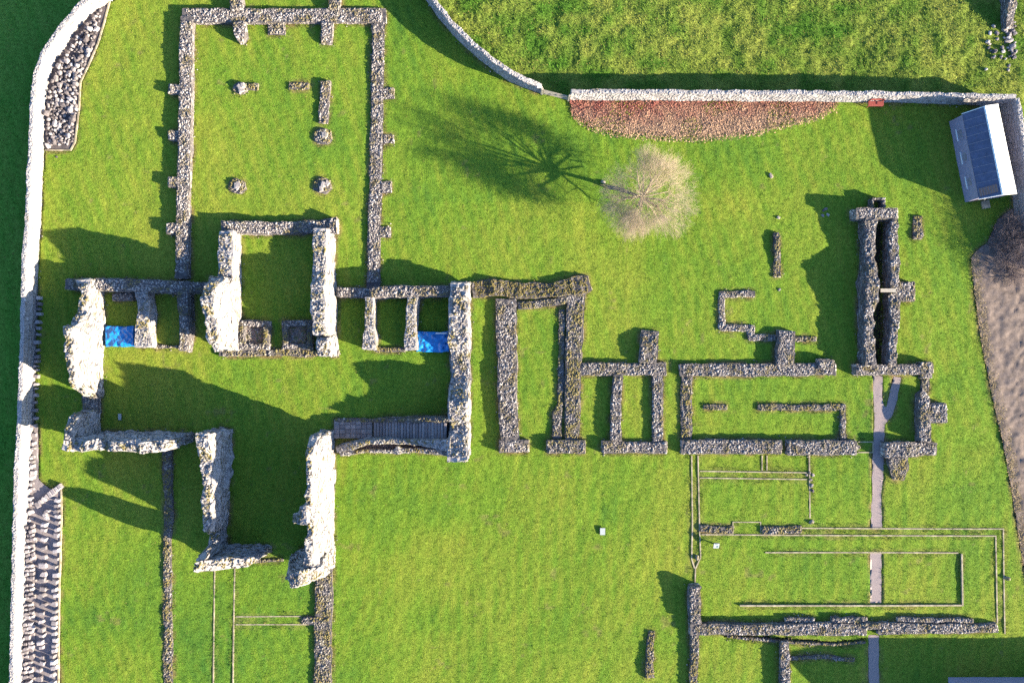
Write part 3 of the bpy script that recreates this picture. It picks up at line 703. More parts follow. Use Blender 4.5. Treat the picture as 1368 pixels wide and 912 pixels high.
# narrow kerbs marking vanished walls
def kerb(label, path, w=2.6, h=0.06, mat='kerb', dipside=0):
    pts = [(x, y, 0) for x, y in path]; st = strip(pts, w)
    t = thing('kerb_line', label, 'kerb', root_at(st), 'kerb lines marking vanished walls')
    ln = 0
    for i in range(len(st) - 1):
        a0, a1 = np.array(st[i][0]), np.array(st[i][1]); b0, b1 = np.array(st[i + 1][0]), np.array(st[i + 1][1])
        n = max(1, int(np.linalg.norm(b0 - a0) / 1.6))
        for k in range(n):
            g_ = 0.008 / max(0.3, float(np.linalg.norm(b0 - a0))); f0, f1 = k / n + g_, (k + 1) / n - g_
            q = [a0 + (b0 - a0) * f0, a0 + (b0 - a0) * f1, a1 + (b1 - a1) * f1, a1 + (b1 - a1) * f0]
            hz = h + rnd.uniform(-0.012, 0.012)
            v = [(*p, -0.1) for p in q] + [(*p, hz) for p in q]
            link('kerb_stone', mesh('kerb_stone', v, [(7, 6, 5, 4), (0, 1, 5, 4), (1, 2, 6, 5), (2, 3, 7, 6), (3, 0, 4, 7)]), M[mat], t, local=False)
        stamp(solid, [tuple(a0), tuple(b0), tuple(b1), tuple(a1)])
    return t
kerb('left of the twin upright kerb lines below the refectory', [(924, 608), (925, 700), (924, 746), (928, 759)], 2.2)
kerb('right of the twin upright kerb lines below the refectory', [(932.5, 608), (934.5, 709), (936, 744), (929, 759), (928.5, 782)], 2.0)
kerb('upper of the twin level kerb lines just below the refectory', [(935, 629), (1078, 631)], 1.8)
kerb('lower of the twin level kerb lines just below the refectory', [(935, 638), (1078, 640)], 1.8)
kerb('left of two tiny upright kerbs touching the refectory wall', [(1018, 608), (1018, 628)], 1.8)
kerb('right of two tiny upright kerbs touching the refectory wall', [(1024.5, 608), (1024.5, 628)], 1.8)
kerb('upright kerb with small rubble clumps on it, right of the twin level lines', [(1081, 608), (1081.5, 650), (1082, 692)], 2.2)
kerb('stepped kerb between the two low stone runs', [(979, 710), (979, 697), (1016, 697), (1016, 712)], 1.6)
kerb('outer long kerb crossing the gravel path and turning down at the far right', [(1071, 705), (1160, 705.5), (1250, 706), (1340, 706), (1341, 780), (1342, 846)], 2.0)
kerb('inner long kerb crossing the gravel path and turning down at the far right', [(937, 713.5), (1071, 714.5), (1200, 715), (1330, 715.5), (1331, 780), (1332, 832)], 2.0)
kerb('top kerb of the inner rectangle in the lower range', [(1022, 737.5), (1160, 737.5), (1280, 738)], 2.0)
kerb('raised kerb along the bottom and right of the inner rectangle', [(988, 808), (1160, 808), (1285, 807.5), (1284, 739)], 2.4, 0.16)
kerb('small rectangle of kerb at the right end of the refectory wall', [(1146, 590), (1166, 590), (1166, 604), (1146, 604)], 1.6)
kerb('left upright kerb below the church front', [(287, 762), (286, 830), (285, 930)], 1.8, 0.05)
kerb('right upright kerb below the church front', [(314, 754), (312.5, 830), (311, 930)], 2.0)
kerb('upper level kerb below the church front', [(315, 823), (402, 822.5)], 1.8)
kerb('lower level kerb below the church front', [(315, 833.5), (419, 833.5)], 1.8)
kerb('kerb edging the bed of rubble at the upper left', [(147, 2), (140, 30), (131, 60), (118, 90), (108, 110), (106, 150), (101, 190), (95, 201), (61, 201)], 2.4, 0.12)
kerb('kerb edging the display of carved stones at the lower left', [(82.5, 645), (83, 690), (80, 780), (78, 960)], 2.2, 0.14)

# ================================================================== ground
BOUND = [(-400, 960), *LEFT, (175, -300), (-400, -300)]
leftfield = [W(*p) for p in BOUND]
ROUGH = [W(*p) for p in [(545, -40), *CURVE[1:], (741, 128), (761, 131), (900, 131), (1080, 132), (1345, 138), (1500, 160), (1900, 160), (1900, -600), (300, -600)]]
litter = [W(*p) for p in LEAFBED]
wear = blur(solid, 4)
wear2 = blur(solid, 9)

def ground_z(x, y):
    x = np.asarray(x, float); y = np.asarray(y, float)
    rough = in_poly(x, y, ROUGH); lf = in_poly(x, y, leftfield)
    z = 0.05 * (vnoise(x, y, 0.45, 1) - 0.5) + 0.04 * (vnoise(x, y, 1.3, 2) - 0.5) + 0.10 * (vnoise(x, y, 6.0, 3) - 0.5)
    zr = 0.24 * np.abs(vnoise(x, y, 0.55, 4) - 0.5) + 0.14 * (vnoise(x, y, 0.9, 8) - 0.5) + 0.16 * (vnoise(x, y, 2.4, 5) - 0.5) + 0.25 * (vnoise(x, y, 6, 6) - 0.5)
    z = np.where(rough, zr, z); z = np.where(lf, z - 1.55, z)
    return z, rough, lf

def axis(lo, hi, step, far):
    a = np.arange(lo, hi + step / 2, step); e = []; d = step * 4; p = hi
    while p < far: p += d; e.append(p); d *= 1.6
    e2 = []; d = step * 4; p = lo
    while p > -far: p -= d; e2.append(p); d *= 1.6
    return np.concatenate([np.array(e2[::-1]), a, np.array(e)])

def lawn_tone(x, y):
    """0 deep green .. 1 dry yellow green, with mowing streaks along the photo's upright direction"""
    t = 0.30 * vnoise(x, y, 16, 14) + 0.32 * vnoise(x, y, 6, 10) + 0.20 * vnoise(x, y, 2.6, 11) + 0.16 * vnoise(x, y, 0.6, 12) + 0.22 * vnoise(x * 3.0 + 0.02 * y * y, y * 0.22, 1.6, 13) + 0.06 * vnoise(x * 0.12, y * 3.2, 1.4, 15) + 0.15 * vnoise(x * 4, y * 0.12, 1.0, 16) - 0.10
    t = (t - 0.5) * 1.05 + 0.47
    ax = np.where((x > -18.3) & (y < -10), x, y * 0.35 + x * 0.94)          # mower passes
    t = t + 0.08 * np.sin(ax * 5.2 + 3 * vnoise(x, y, 9, 17)) * (vnoise(x, y, 8, 18) > 0.35)
    pres = (x > -32.5) & (x < -13.8) & (y > 12.5); t = t + np.where(pres, 0.10, 0) + np.where(x < -34, 0.07, 0) - np.where((x > -12) & (x < 12) & (y > 14), 0.08, 0)
    return np.clip(t, 0, 1)

DEEP = np.array((0.040, 0.115, 0.018)); MIDG = np.array((0.098, 0.172, 0.018)); DRY = np.array((0.168, 0.200, 0.027))
def grass_rgb(x, y, rough, lf):
    t = lawn_tone(x, y)[..., None]
    c = np.where(t < 0.5, DEEP + (MIDG - DEEP) * (t / 0.5), MIDG + (DRY - MIDG) * ((t - 0.5) / 0.5))
    k = vnoise(x, y, 1.1, 20)[..., None]
    cr = np.array((0.055, 0.125, 0.015)) + (np.array((0.172, 0.200, 0.038)) - np.array((0.055, 0.125, 0.015))) * np.clip(k * 1.05 - 0.08 + 0.6 * (vnoise(x, y, 5, 21)[..., None] - 0.5), 0, 1)
    c = np.where(rough[..., None], cr, c)
    c = np.where(lf[..., None], c * np.array((0.62, 1.0, 1.25)), c)  # the boundary wall's bluish shade is tinted into the field's colour
    return c

def build_ground():
    xs = axis(-57, 57, 0.17, 700); ys = axis(-39, 39, 0.17, 700)
    X, Y = np.meshgrid(xs, ys, indexing='ij'); Z, rough, lf = ground_z(X, Y)
    for poly, dip in paths_poly:
        k = in_poly(X, Y, poly); Z = np.where(k, -dip - 0.06, Z)
    # the drain's channel and the narrow trench are dug in
    ch = in_poly(X, Y, [W(*p) for p in [(1168, 296), (1184, 296), (1184, 486), (1168, 486)]]); Z = np.where(ch, -0.9, Z)
    tr = in_poly(X, Y, [W(*p) for p in [(968, 846), (1048, 853), (1110, 857), (1157, 853), (1157, 856.5), (1110, 860), (1048, 856), (968, 849)]]); Z = np.where(tr, -0.5, Z)
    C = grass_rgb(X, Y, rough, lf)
    w = np.clip(sample(wear, X, Y) * 2.2, 0, 1) * np.clip(vnoise(X, Y, 0.8, 30) * 1.8 - 0.35, 0, 1)
    inside = (np.abs(X) < 59) & (np.abs(Y) < 41)
    w = np.where(inside & ~rough, w, 0)[..., None]
    C = C * (1 - w) + np.array((0.16, 0.115, 0.055)) * w
    # bare earth scuffs in the lawn
    s = np.clip((vnoise(X, Y, 1.5, 31) * 0.6 + vnoise(X, Y, 0.4, 32) * 0.4 - 0.80) * 6, 0, 0.45)[..., None] * (~rough & ~lf)[..., None]
    C = C * (1 - s) + np.array((0.15, 0.115, 0.055)) * s
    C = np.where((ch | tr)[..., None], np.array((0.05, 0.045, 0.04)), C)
    n, m = X.shape; V = np.stack([X, Y, Z], -1).reshape(-1, 3)
    i = np.arange(n * m).reshape(n, m)
    F = np.stack([i[:-1, :-1], i[1:, :-1], i[1:, 1:], i[:-1, 1:]], -1).reshape(-1, 4)
    me = big_mesh('ground', V, F); put_col(me, C.reshape(-1, 3))
    me.polygons.foreach_set('use_smooth', np.ones(len(F), bool))
    o = link('ground', me, M['ground']); o['kind'] = 'structure'
build_ground()

def blades(name, label, n, x0, x1, y0, y1, length, width, want, lean=(0.5, 1.3), gain=1.15, thin=True):
    x = rng.uniform(x0, x1, n); y = rng.uniform(y0, y1, n)
    z, rough, lf = ground_z(x, y)
    keep = want(x, y, rough, lf) & ((rng.random(n) > np.clip(sample(wear2, x, y) * 2.0, 0, 0.6)) if thin else True) & (sample(solid, x, y) < 0.5)
    x, y, z, rough, lf = (a[keep] for a in (x, y, z, rough, lf)); n = len(x)
    a = rng.uniform(0, 6.283, n); L = length * rng.uniform(0.6, 1.4, n); ln = rng.uniform(*lean, n)
    dx, dy = np.cos(a), np.sin(a); hw = width * rng.uniform(0.6, 1.4, n) / 2
    base1 = np.stack([x - dy * hw, y + dx * hw, z - 0.02], 1); base2 = np.stack([x + dy * hw, y - dx * hw, z - 0.02], 1)
    tip = np.stack([x + dx * L * np.sin(ln), y + dy * L * np.sin(ln), z + L * np.cos(ln)], 1)
    V = np.stack([base1, base2, tip], 1).reshape(-1, 3); F = np.arange(3 * n).reshape(-1, 3)
    me = big_mesh(name, V, F)
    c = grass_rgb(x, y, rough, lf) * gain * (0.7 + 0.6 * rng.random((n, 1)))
    dry = rng.random(n) < 0.05; c[dry] = np.array((0.20, 0.17, 0.06))
    put_col(me, np.repeat(c, 3, 0))
    o = link(name, me, M['blade']); tag(o, label, 'grass', None, 'stuff')
blades('lawn_grass', 'short mown green grass over the lawns of the ruin', 560000, -53, 53, -36, 36, 0.105, 0.05, lambda x, y, r, l: ~r & ~l, (0.6, 1.45))
blades('wall_foot_grass', 'longer grass growing along the feet of the ruined walls', 420000, -50, 50, -35, 35, 0.2, 0.05, lambda x, y, r, l: ~r & ~l & (sample(wear, x, y) > 0.06) & (vnoise(x, y, 0.7, 19) > 0.42), (0.3, 1.4), 1.0, False)
blades('field_grass', 'shade tinted field grass left of the boundary wall', 40000, -56, -38, -36, 36, 0.20, 0.07, lambda x, y, r, l: l)
blades('pasture_grass', 'rough tussocky pasture grass above the boundary wall', 130000, -14, 55, 22, 37, 0.17, 0.08, lambda x, y, r, l: r, (0.7, 1.5), 1.25)

_tl = [W(*p) for p in TRACK[-9:]] + [W(*TRACK[0])]
def near_track(x, y):
    d = np.full(x.shape, 1e9)
    for a, b in zip(_tl[:-1], _tl[1:]):
        e = (b[0] - a[0], b[1] - a[1]); tt = np.clip(((x - a[0]) * e[0] + (y - a[1]) * e[1]) / (e[0] ** 2 + e[1] ** 2), 0, 1)
        d = np.minimum(d, np.hypot(x - a[0] - e[0] * tt, y - a[1] - e[1] * tt))
    return d
def verge():
    n = 60000; x = rng.uniform(44, 54, n); y = rng.uniform(-36, 10, n); d = near_track(x, y)
    k = (d < 0.75 * (0.5 + rng.random(n))) & in_poly(x, y, [W(*p) for p in TRACK]); x, y = x[k], y[k]; n = len(x)
    a = rng.uniform(0, 6.28, n); L = rng.uniform(.15, .4, n); hw = 0.03; dx, dy = np.cos(a), np.sin(a)
    z = np.full(n, 0.0); tip = np.stack([x + dx * L * .8, y + dy * L * .8, z + L * .5], 1)
    V = np.stack([np.stack([x - dy * hw, y + dx * hw, z], 1), np.stack([x + dy * hw, y - dx * hw, z], 1), tip], 1).reshape(-1, 3)
    me = big_mesh('dry_verge', V, np.arange(3 * n).reshape(-1, 3)); c = np.array((0.27, 0.215, 0.13)) * (0.6 + 0.7 * rng.random((n, 1))); put_col(me, np.repeat(c, 3, 0))
    tag(link('dry_verge', me, M['blade']), 'strip of dry straw coloured grass along the dirt track', 'grass', None, 'stuff')
verge()

# red dead leaves on the bed
def leaves():
    poly = np.array(litter); n = 70000
    x = rng.uniform(poly[:, 0].min(), poly[:, 0].max(), n); y = rng.uniform(poly[:, 1].min() - 1.1, poly[:, 1].max(), n)
    k = in_poly(x, y + 1.1 * (rng.random(n) ** 2.5), litter) ; x, y = x[k], y[k]; n = len(x)
    top = poly[:, 1].max(); f = np.clip((top - y) / 3.0, 0, 1)
    c1 = np.array((0.28, 0.10, 0.085)); c2 = np.array((0.38, 0.25, 0.17)); c3 = np.array((0.13, 0.15, 0.02))
    t = np.clip(f * 1.1 + 0.45 * (vnoise(x, y, 0.8, 40) - 0.5) + (rng.random(n) - 0.5) * 0.5 + np.clip((x - 10) / 18, 0, 1) * 0.35, 0, 1)[:, None]
    c = c1 + (c2 - c1) * t; gmask = (vnoise(x, y, 2.3, 41) > 0.68) & (rng.random(n) < 0.18); c[gmask] = c3
    c *= (0.6 + 0.7 * rng.random((n, 1)))
    a = rng.uniform(0, 6.283, n); s = rng.uniform(0.04, 0.10, n); z = 0.04 + 0.13 * rng.random(n) * (0.4 + vnoise(x, y, 0.9, 42))
    tilt = rng.uniform(-0.8, 0.8, n)
    ux = np.stack([np.cos(a), np.sin(a), tilt * 0.6], 1); uy = np.stack([-np.sin(a), np.cos(a), rng.uniform(-0.8, 0.8, n)], 1)
    p = np.stack([x, y, z], 1)
    q = np.stack([p - ux * s[:, None], p + uy * s[:, None] * 0.55, p + ux * s[:, None], p - uy * s[:, None] * 0.55], 1)
    me = big_mesh('dead_leaves', q.reshape(-1, 3), np.arange(4 * n).reshape(-1, 4)); put_col(me, np.repeat(c, 4, 0))
    tag(link('dead_leaves', me, M['leaf']), 'red and tan dead foliage heaped below the straight boundary wall', 'leaves', None, 'stuff')
leaves()

# ================================================================== loose stones
def boulder_mesh(seed, sub=1):
    q = np.random.default_rng(seed); t = (1 + 5 ** 0.5) / 2
    V = np.array([(-1, t, 0), (1, t, 0), (-1, -t, 0), (1, -t, 0), (0, -1, t), (0, 1, t), (0, -1, -t), (0, 1, -t), (t, 0, -1), (t, 0, 1), (-t, 0, -1), (-t, 0, 1)], float)
    V /= np.linalg.norm(V[0]); V = np.sign(V) * np.abs(V) ** 0.75
    V *= (0.8 + 0.4 * q.random((12, 1))); V += (q.random((12, 3)) - 0.5) * 0.2
    V *= np.array((1.0, 0.75, 0.62)) * 0.5
    F = [(0, 11, 5), (0, 5, 1), (0, 1, 7), (0, 7, 10), (0, 10, 11), (1, 5, 9), (5, 11, 4), (11, 10, 2), (10, 7, 6), (7, 1, 8), (3, 9, 4), (3, 4, 2), (3, 2, 6), (3, 6, 8), (3, 8, 9), (4, 9, 5), (2, 4, 11), (6, 2, 10), (8, 6, 7), (9, 8, 1)]
    return mesh('boulder', V, F)
M['boulder'] = obj_stone('rubble_stone', (0.07, 0.063, 0.068), (0.17, 0.155, 0.16), (0.34, 0.325, 0.33))
M['block'] = obj_stone('dressed_stone', (0.15, 0.138, 0.148), (0.24, 0.224, 0.237), (0.38, 0.365, 0.38))
BM = [boulder_mesh(k) for k in range(10)]
for b_ in BM: b_.materials.append(M['boulder'])
def boulder(x, y, z, s, label, group, name='rubble_stone'):
    o = bpy.data.objects.new(name, rnd.choice(BM)); col.objects.link(o)
    o.location = (x, y, z); o.scale = (s, s * rnd.uniform(0.8, 1.1), s * rnd.uniform(0.8, 1.2))
    o.rotation_euler = (rnd.uniform(-.3, .3), rnd.uniform(-.3, .3), rnd.uniform(0, 6.28))
    return tag(o, label, 'stone', group)
rub = [W(*p) for p in [(136, 14), (131, 45), (121, 75), (110, 98), (104, 115), (103, 150), (98, 192), (64, 196), (66, 141), (72, 110), (82, 85), (98, 64), (112, 42)]]
xs_ = [p[0] for p in rub]; ys_ = [p[1] for p in rub]; placed = []; tries = 0
while len(placed) < 280 and tries < 14000:
    tries += 1
    x = rnd.uniform(min(xs_), max(xs_)); y = rnd.uniform(min(ys_), max(ys_))
    if not bool(in_poly(np.array([x]), np.array([y]), rub)[0]): continue
    s = rnd.choice((rnd.uniform(0.26, 0.5), rnd.uniform(0.4, 0.8)))
    if any((x - a) ** 2 + (y - b) ** 2 < (0.31 * (s + c)) ** 2 for a, b, c in placed): continue
    placed.append((x, y, s))
for x, y, s in placed:
    boulder(x, y, 0.05 + s * 0.25 + 0.25 * rnd.random() * (rnd.random() < 0.4), s, 'rough limestone boulder lying in the rubble bed at the upper left', 'boulders in the upper left rubble bed')
# tumble at the end of the field wall, top right
for k in range(70):
    t = rnd.random(); px = rnd.gauss(1350, 6) if t < 0.6 else rnd.gauss(1337, 11); py = rnd.uniform(20, 78) if t < 0.6 else rnd.gauss(66, 11)
    x, y = W(px, py); s = rnd.uniform(0.25, 0.6)
    boulder(x, y, float(ground_z(x, y)[0]) + s * 0.2, s, 'tumbled grey stone below the broken field wall, top right corner', 'stones fallen from the field wall')
for px, py, s, lab in [(76, 210, 0.42, 'single small pale stone just below the upper left rubble bed'),
                       (1030, 235, 0.75, 'dark flat stone in the lawn right of the bare tree'), (1040, 291, 0.5, 'small dark stone just above the rounded line of stones'),
                       (1041, 387, 0.45, 'small pale stone just below the rounded line of stones'),
                       (806, 243, 0.7, 'reddish stone at the foot of the bare tree'),
                       (1084, 697, 0.8, 'dark stone at the lower end of the rubble dotted kerb'),
                       (1345, 772, 0.8, 'lone dark stone beside the far right kerb'),
                       (931, 744, 0.8, 'dark stone sitting between the twin kerb lines')]:
    x, y = W(px, py); o = boulder(x, y, s * 0.08, s * 0.75, lab, None, 'loose_stone'); o.data = o.data.copy(); o.data.materials[0] = M['grey' if s > 0.46 else 'boulder']
for px, py in [(1077, 634), (1081, 631), (1086, 634), (1083, 640), (1084, 648), (1085, 655)]:
    x, y = W(px, py); boulder(x, y, 0.04, rnd.uniform(.3, .5), 'mossy stone clumped along the rubble dotted kerb', 'stones on the rubble dotted kerb', 'loose_stone')
for px, py in [(1100, 281), (1106, 287), (1103, 279), (1099, 288)]:
    x, y = W(px, py); boulder(x, y, 0.0, rnd.uniform(.3, .5), 'flat stone nearly buried in grass left of the drain', 'half buried stones left of the drain', 'loose_stone')

def nth(k):
    return f"{k}{'th' if 10 <= k % 100 <= 20 else {1: 'st', 2: 'nd', 3: 'rd'}.get(k % 10, 'th')}"
# the display of carved stones, lower left
blk = []
for k in range(8):
    q = random.Random(k); l, w_, h_ = q.uniform(0.42, 0.6), q.uniform(0.3, 0.42), q.uniform(0.3, 0.45)
    v, f = box_vf(-l / 2, l / 2, -w_ / 2, w_ / 2, 0, h_, 0.05)
    v = [(a + q.uniform(-.03, .03), b + q.uniform(-.03, .03), c) for a, b, c in v]
    if k >= 5:   # moulded blocks with a rounded back
        n = 8; v = []; f = []
        for zz in (0, h_):
            v += [(l / 2 * math.cos(math.pi * j / (n - 1)) * 0.9, w_ * 0.9 * math.sin(math.pi * j / (n - 1)) - w_ * 0.4, zz) for j in range(n)]
        f = [tuple(range(n))[::-1], tuple(range(n, 2 * n))] + [(j, (j + 1) % n, (j + 1) % n + n, j + n) for j in range(n)]
    m_ = mesh('carved_stone', v, f); m_.materials.append(M['block']); blk.append(m_)
def carved(px, py, sx=1.0, sz=1.0, rz=0.0, z=0.05, lab='', grp=''):
    x, y = W(px, py, z + 0.2); o = bpy.data.objects.new('carved_stone', rnd.choice(blk)); col.objects.link(o)
    o.location = (x, y, z); o.scale = (sx, sx * rnd.uniform(0.8, 1.1), sz); o.rotation_euler.z = rz
    return tag(o, lab, 'carved stone', grp)
rowA = ('pale carved block packed on a slab against the boundary wall, lower left', 'carved blocks packed on slabs')
rowB = ('carved stone standing in the middle row of the lower left display', 'carved stones in the middle row')
rowC = ('carved stone standing in the row beside the lawn kerb, lower left display', 'carved stones beside the lawn kerb')
k = 0
yy = 702.0
while yy < 925:
    s = -(yy - 700) * 0.018
    # a stone slab carrying rows of blocks
    cx, cy = W(37.5 + s, yy + 11, 0.1)
    t = thing('display_slab', f'{nth(k + 1)} slab from the top under the packed carved blocks, lower left', 'slab', (cx, cy, 0.05), 'slabs under the packed carved blocks')
    v, f = box_vf(-0.78, 0.80, -0.95, 0.92, 0, 0.16, 0.03); link('slab', mesh('slab', v, f), M['bed'], t); t.rotation_euler.z = 0.16
    for r_ in range(4):
        for c_ in range(3):
            if rnd.random() < 0.12: continue
            carved(rnd.uniform(-.7, .7) + 31.5 + s + c_ * 5.9 + r_ * 0.5, yy + 3.0 + r_ * 5.6 - c_ * 1.1 + rnd.uniform(-.8, .8), rnd.uniform(0.62, 0.95), rnd.uniform(0.6, 1.15), 0.16 + rnd.uniform(-.3, .3), 0.22, f'{("left", "middle", "right")[c_]} carved block, {nth(r_ + 1)} row, on {nth(k + 1)} slab of packed blocks from top', rowA[1])
    yy += 26; k += 1
yy = 700.0; kb = 1
while yy < 925:
    s = -(yy - 700) * 0.02
    carved(60 + s + rnd.uniform(-2, 2), yy, rnd.uniform(0.9, 1.35), rnd.uniform(0.9, 1.7), rnd.uniform(-.3, .3), 0.05, f'{nth(kb)} carved stone from the top in the middle row of the lower left display', rowB[1]); kb += 1
    yy += rnd.uniform(6.5, 13)
yy = 668.0; kb = 1
while yy < 925:
    s = -(yy - 700) * 0.02
    carved(76.5 + s + rnd.uniform(-1.3, 1.3), yy, rnd.uniform(0.8, 1.15), rnd.uniform(0.8, 1.6), rnd.uniform(-.25, .25), 0.05, f'{nth(kb)} carved stone from the top in the row beside the lawn kerb, lower left', rowC[1]); kb += 1
    yy += rnd.uniform(5.5, 12.0)
for k in range(8):
    carved(50 + k * 4.3, 674 - k * 3.5, 1.05, 0.9, 0.6 + 1.57 + rnd.uniform(-.1, .1), 0.05, f'{nth(k + 1)} slab from the boundary wall in the slanting fan of carved slabs', 'fan of carved slabs')
for k in range(7):
    a = -0.3 + k * 0.42
    carved(66 + 5.5 * math.cos(a + 2.2), 687 - 5.5 * math.sin(a + 2.2), 0.7, 1.0, a, 0.05, 'small carved stone set in the little ring of the lower left display', 'ring of carved stones')
yy = 398.0; kb = 1
while yy < 700:
    bx = np.interp(yy, [398, 480, 569, 640, 700], [52.5, 49.5, 46, 43.5, 42])
    carved(bx + rnd.uniform(-.8, 1.2), yy, rnd.uniform(0.65, 1.0), rnd.uniform(0.6, 1.2), rnd.uniform(-.2, .2), 0.0, f'{nth(kb)} carved stone from the top along the foot of the left boundary wall', 'single row along the left boundary wall'); kb += 1
    if yy > 590: carved(bx - 4.5, yy + 2, rnd.uniform(0.7, 1.0), rnd.uniform(0.5, 1.0), rnd.uniform(-.2, .2), 0.0, f'carved stone behind the {nth(kb - 1)} of the long row along the left boundary wall', 'single row along the left boundary wall')
    yy += rnd.uniform(5.0, 12.0)

# ================================================================== shed, house, gate, bench, signs, tarpaulins
def quad_slab(name, corners, th, mat, parent):
    """roof plane from four world corners (counter-clockwise seen from above), with thickness below"""
    p = [np.array(c, float) for c in corners]
    n = np.cross(p[1] - p[0], p[3] - p[0]); n /= np.linalg.norm(n)
    if n[2] < 0: n = -n; p = p[::-1]
    v = [tuple(a) for a in p] + [tuple(a - n * th) for a in p]
    return link(name, mesh(name, v, [(0, 1, 2, 3), (7, 6, 5, 4), (0, 4, 5, 1), (1, 5, 6, 2), (2, 6, 7, 3), (3, 7, 4, 0)]), mat, parent, local=False), n

def ribs(A, B, C, D, n, mat, parent, name, hw=0.03, hh=0.035):
    """standing seams from edge AB to edge DC of a roof plane"""
    A, B, C, D = (np.array(q, float) for q in (A, B, C, D)); up = np.cross(B - A, D - A); up /= np.linalg.norm(up)
    if up[2] < 0: up = -up
    d = (B - A) / np.linalg.norm(B - A)
    for k in range(1, n):
        a = A + (B - A) * k / n; b = D + (C - D) * k / n
        v = [a - d * hw, a + d * hw, b + d * hw, b - d * hw]
        v = [tuple(q + up * 0.002) for q in v] + [tuple(q + up * hh) for q in v]
        link(name, mesh(name, v, [(4, 5, 6, 7), (0, 1, 5, 4), (1, 2, 6, 5), (2, 3, 7, 6), (3, 0, 4, 7)]), mat, parent, local=False)

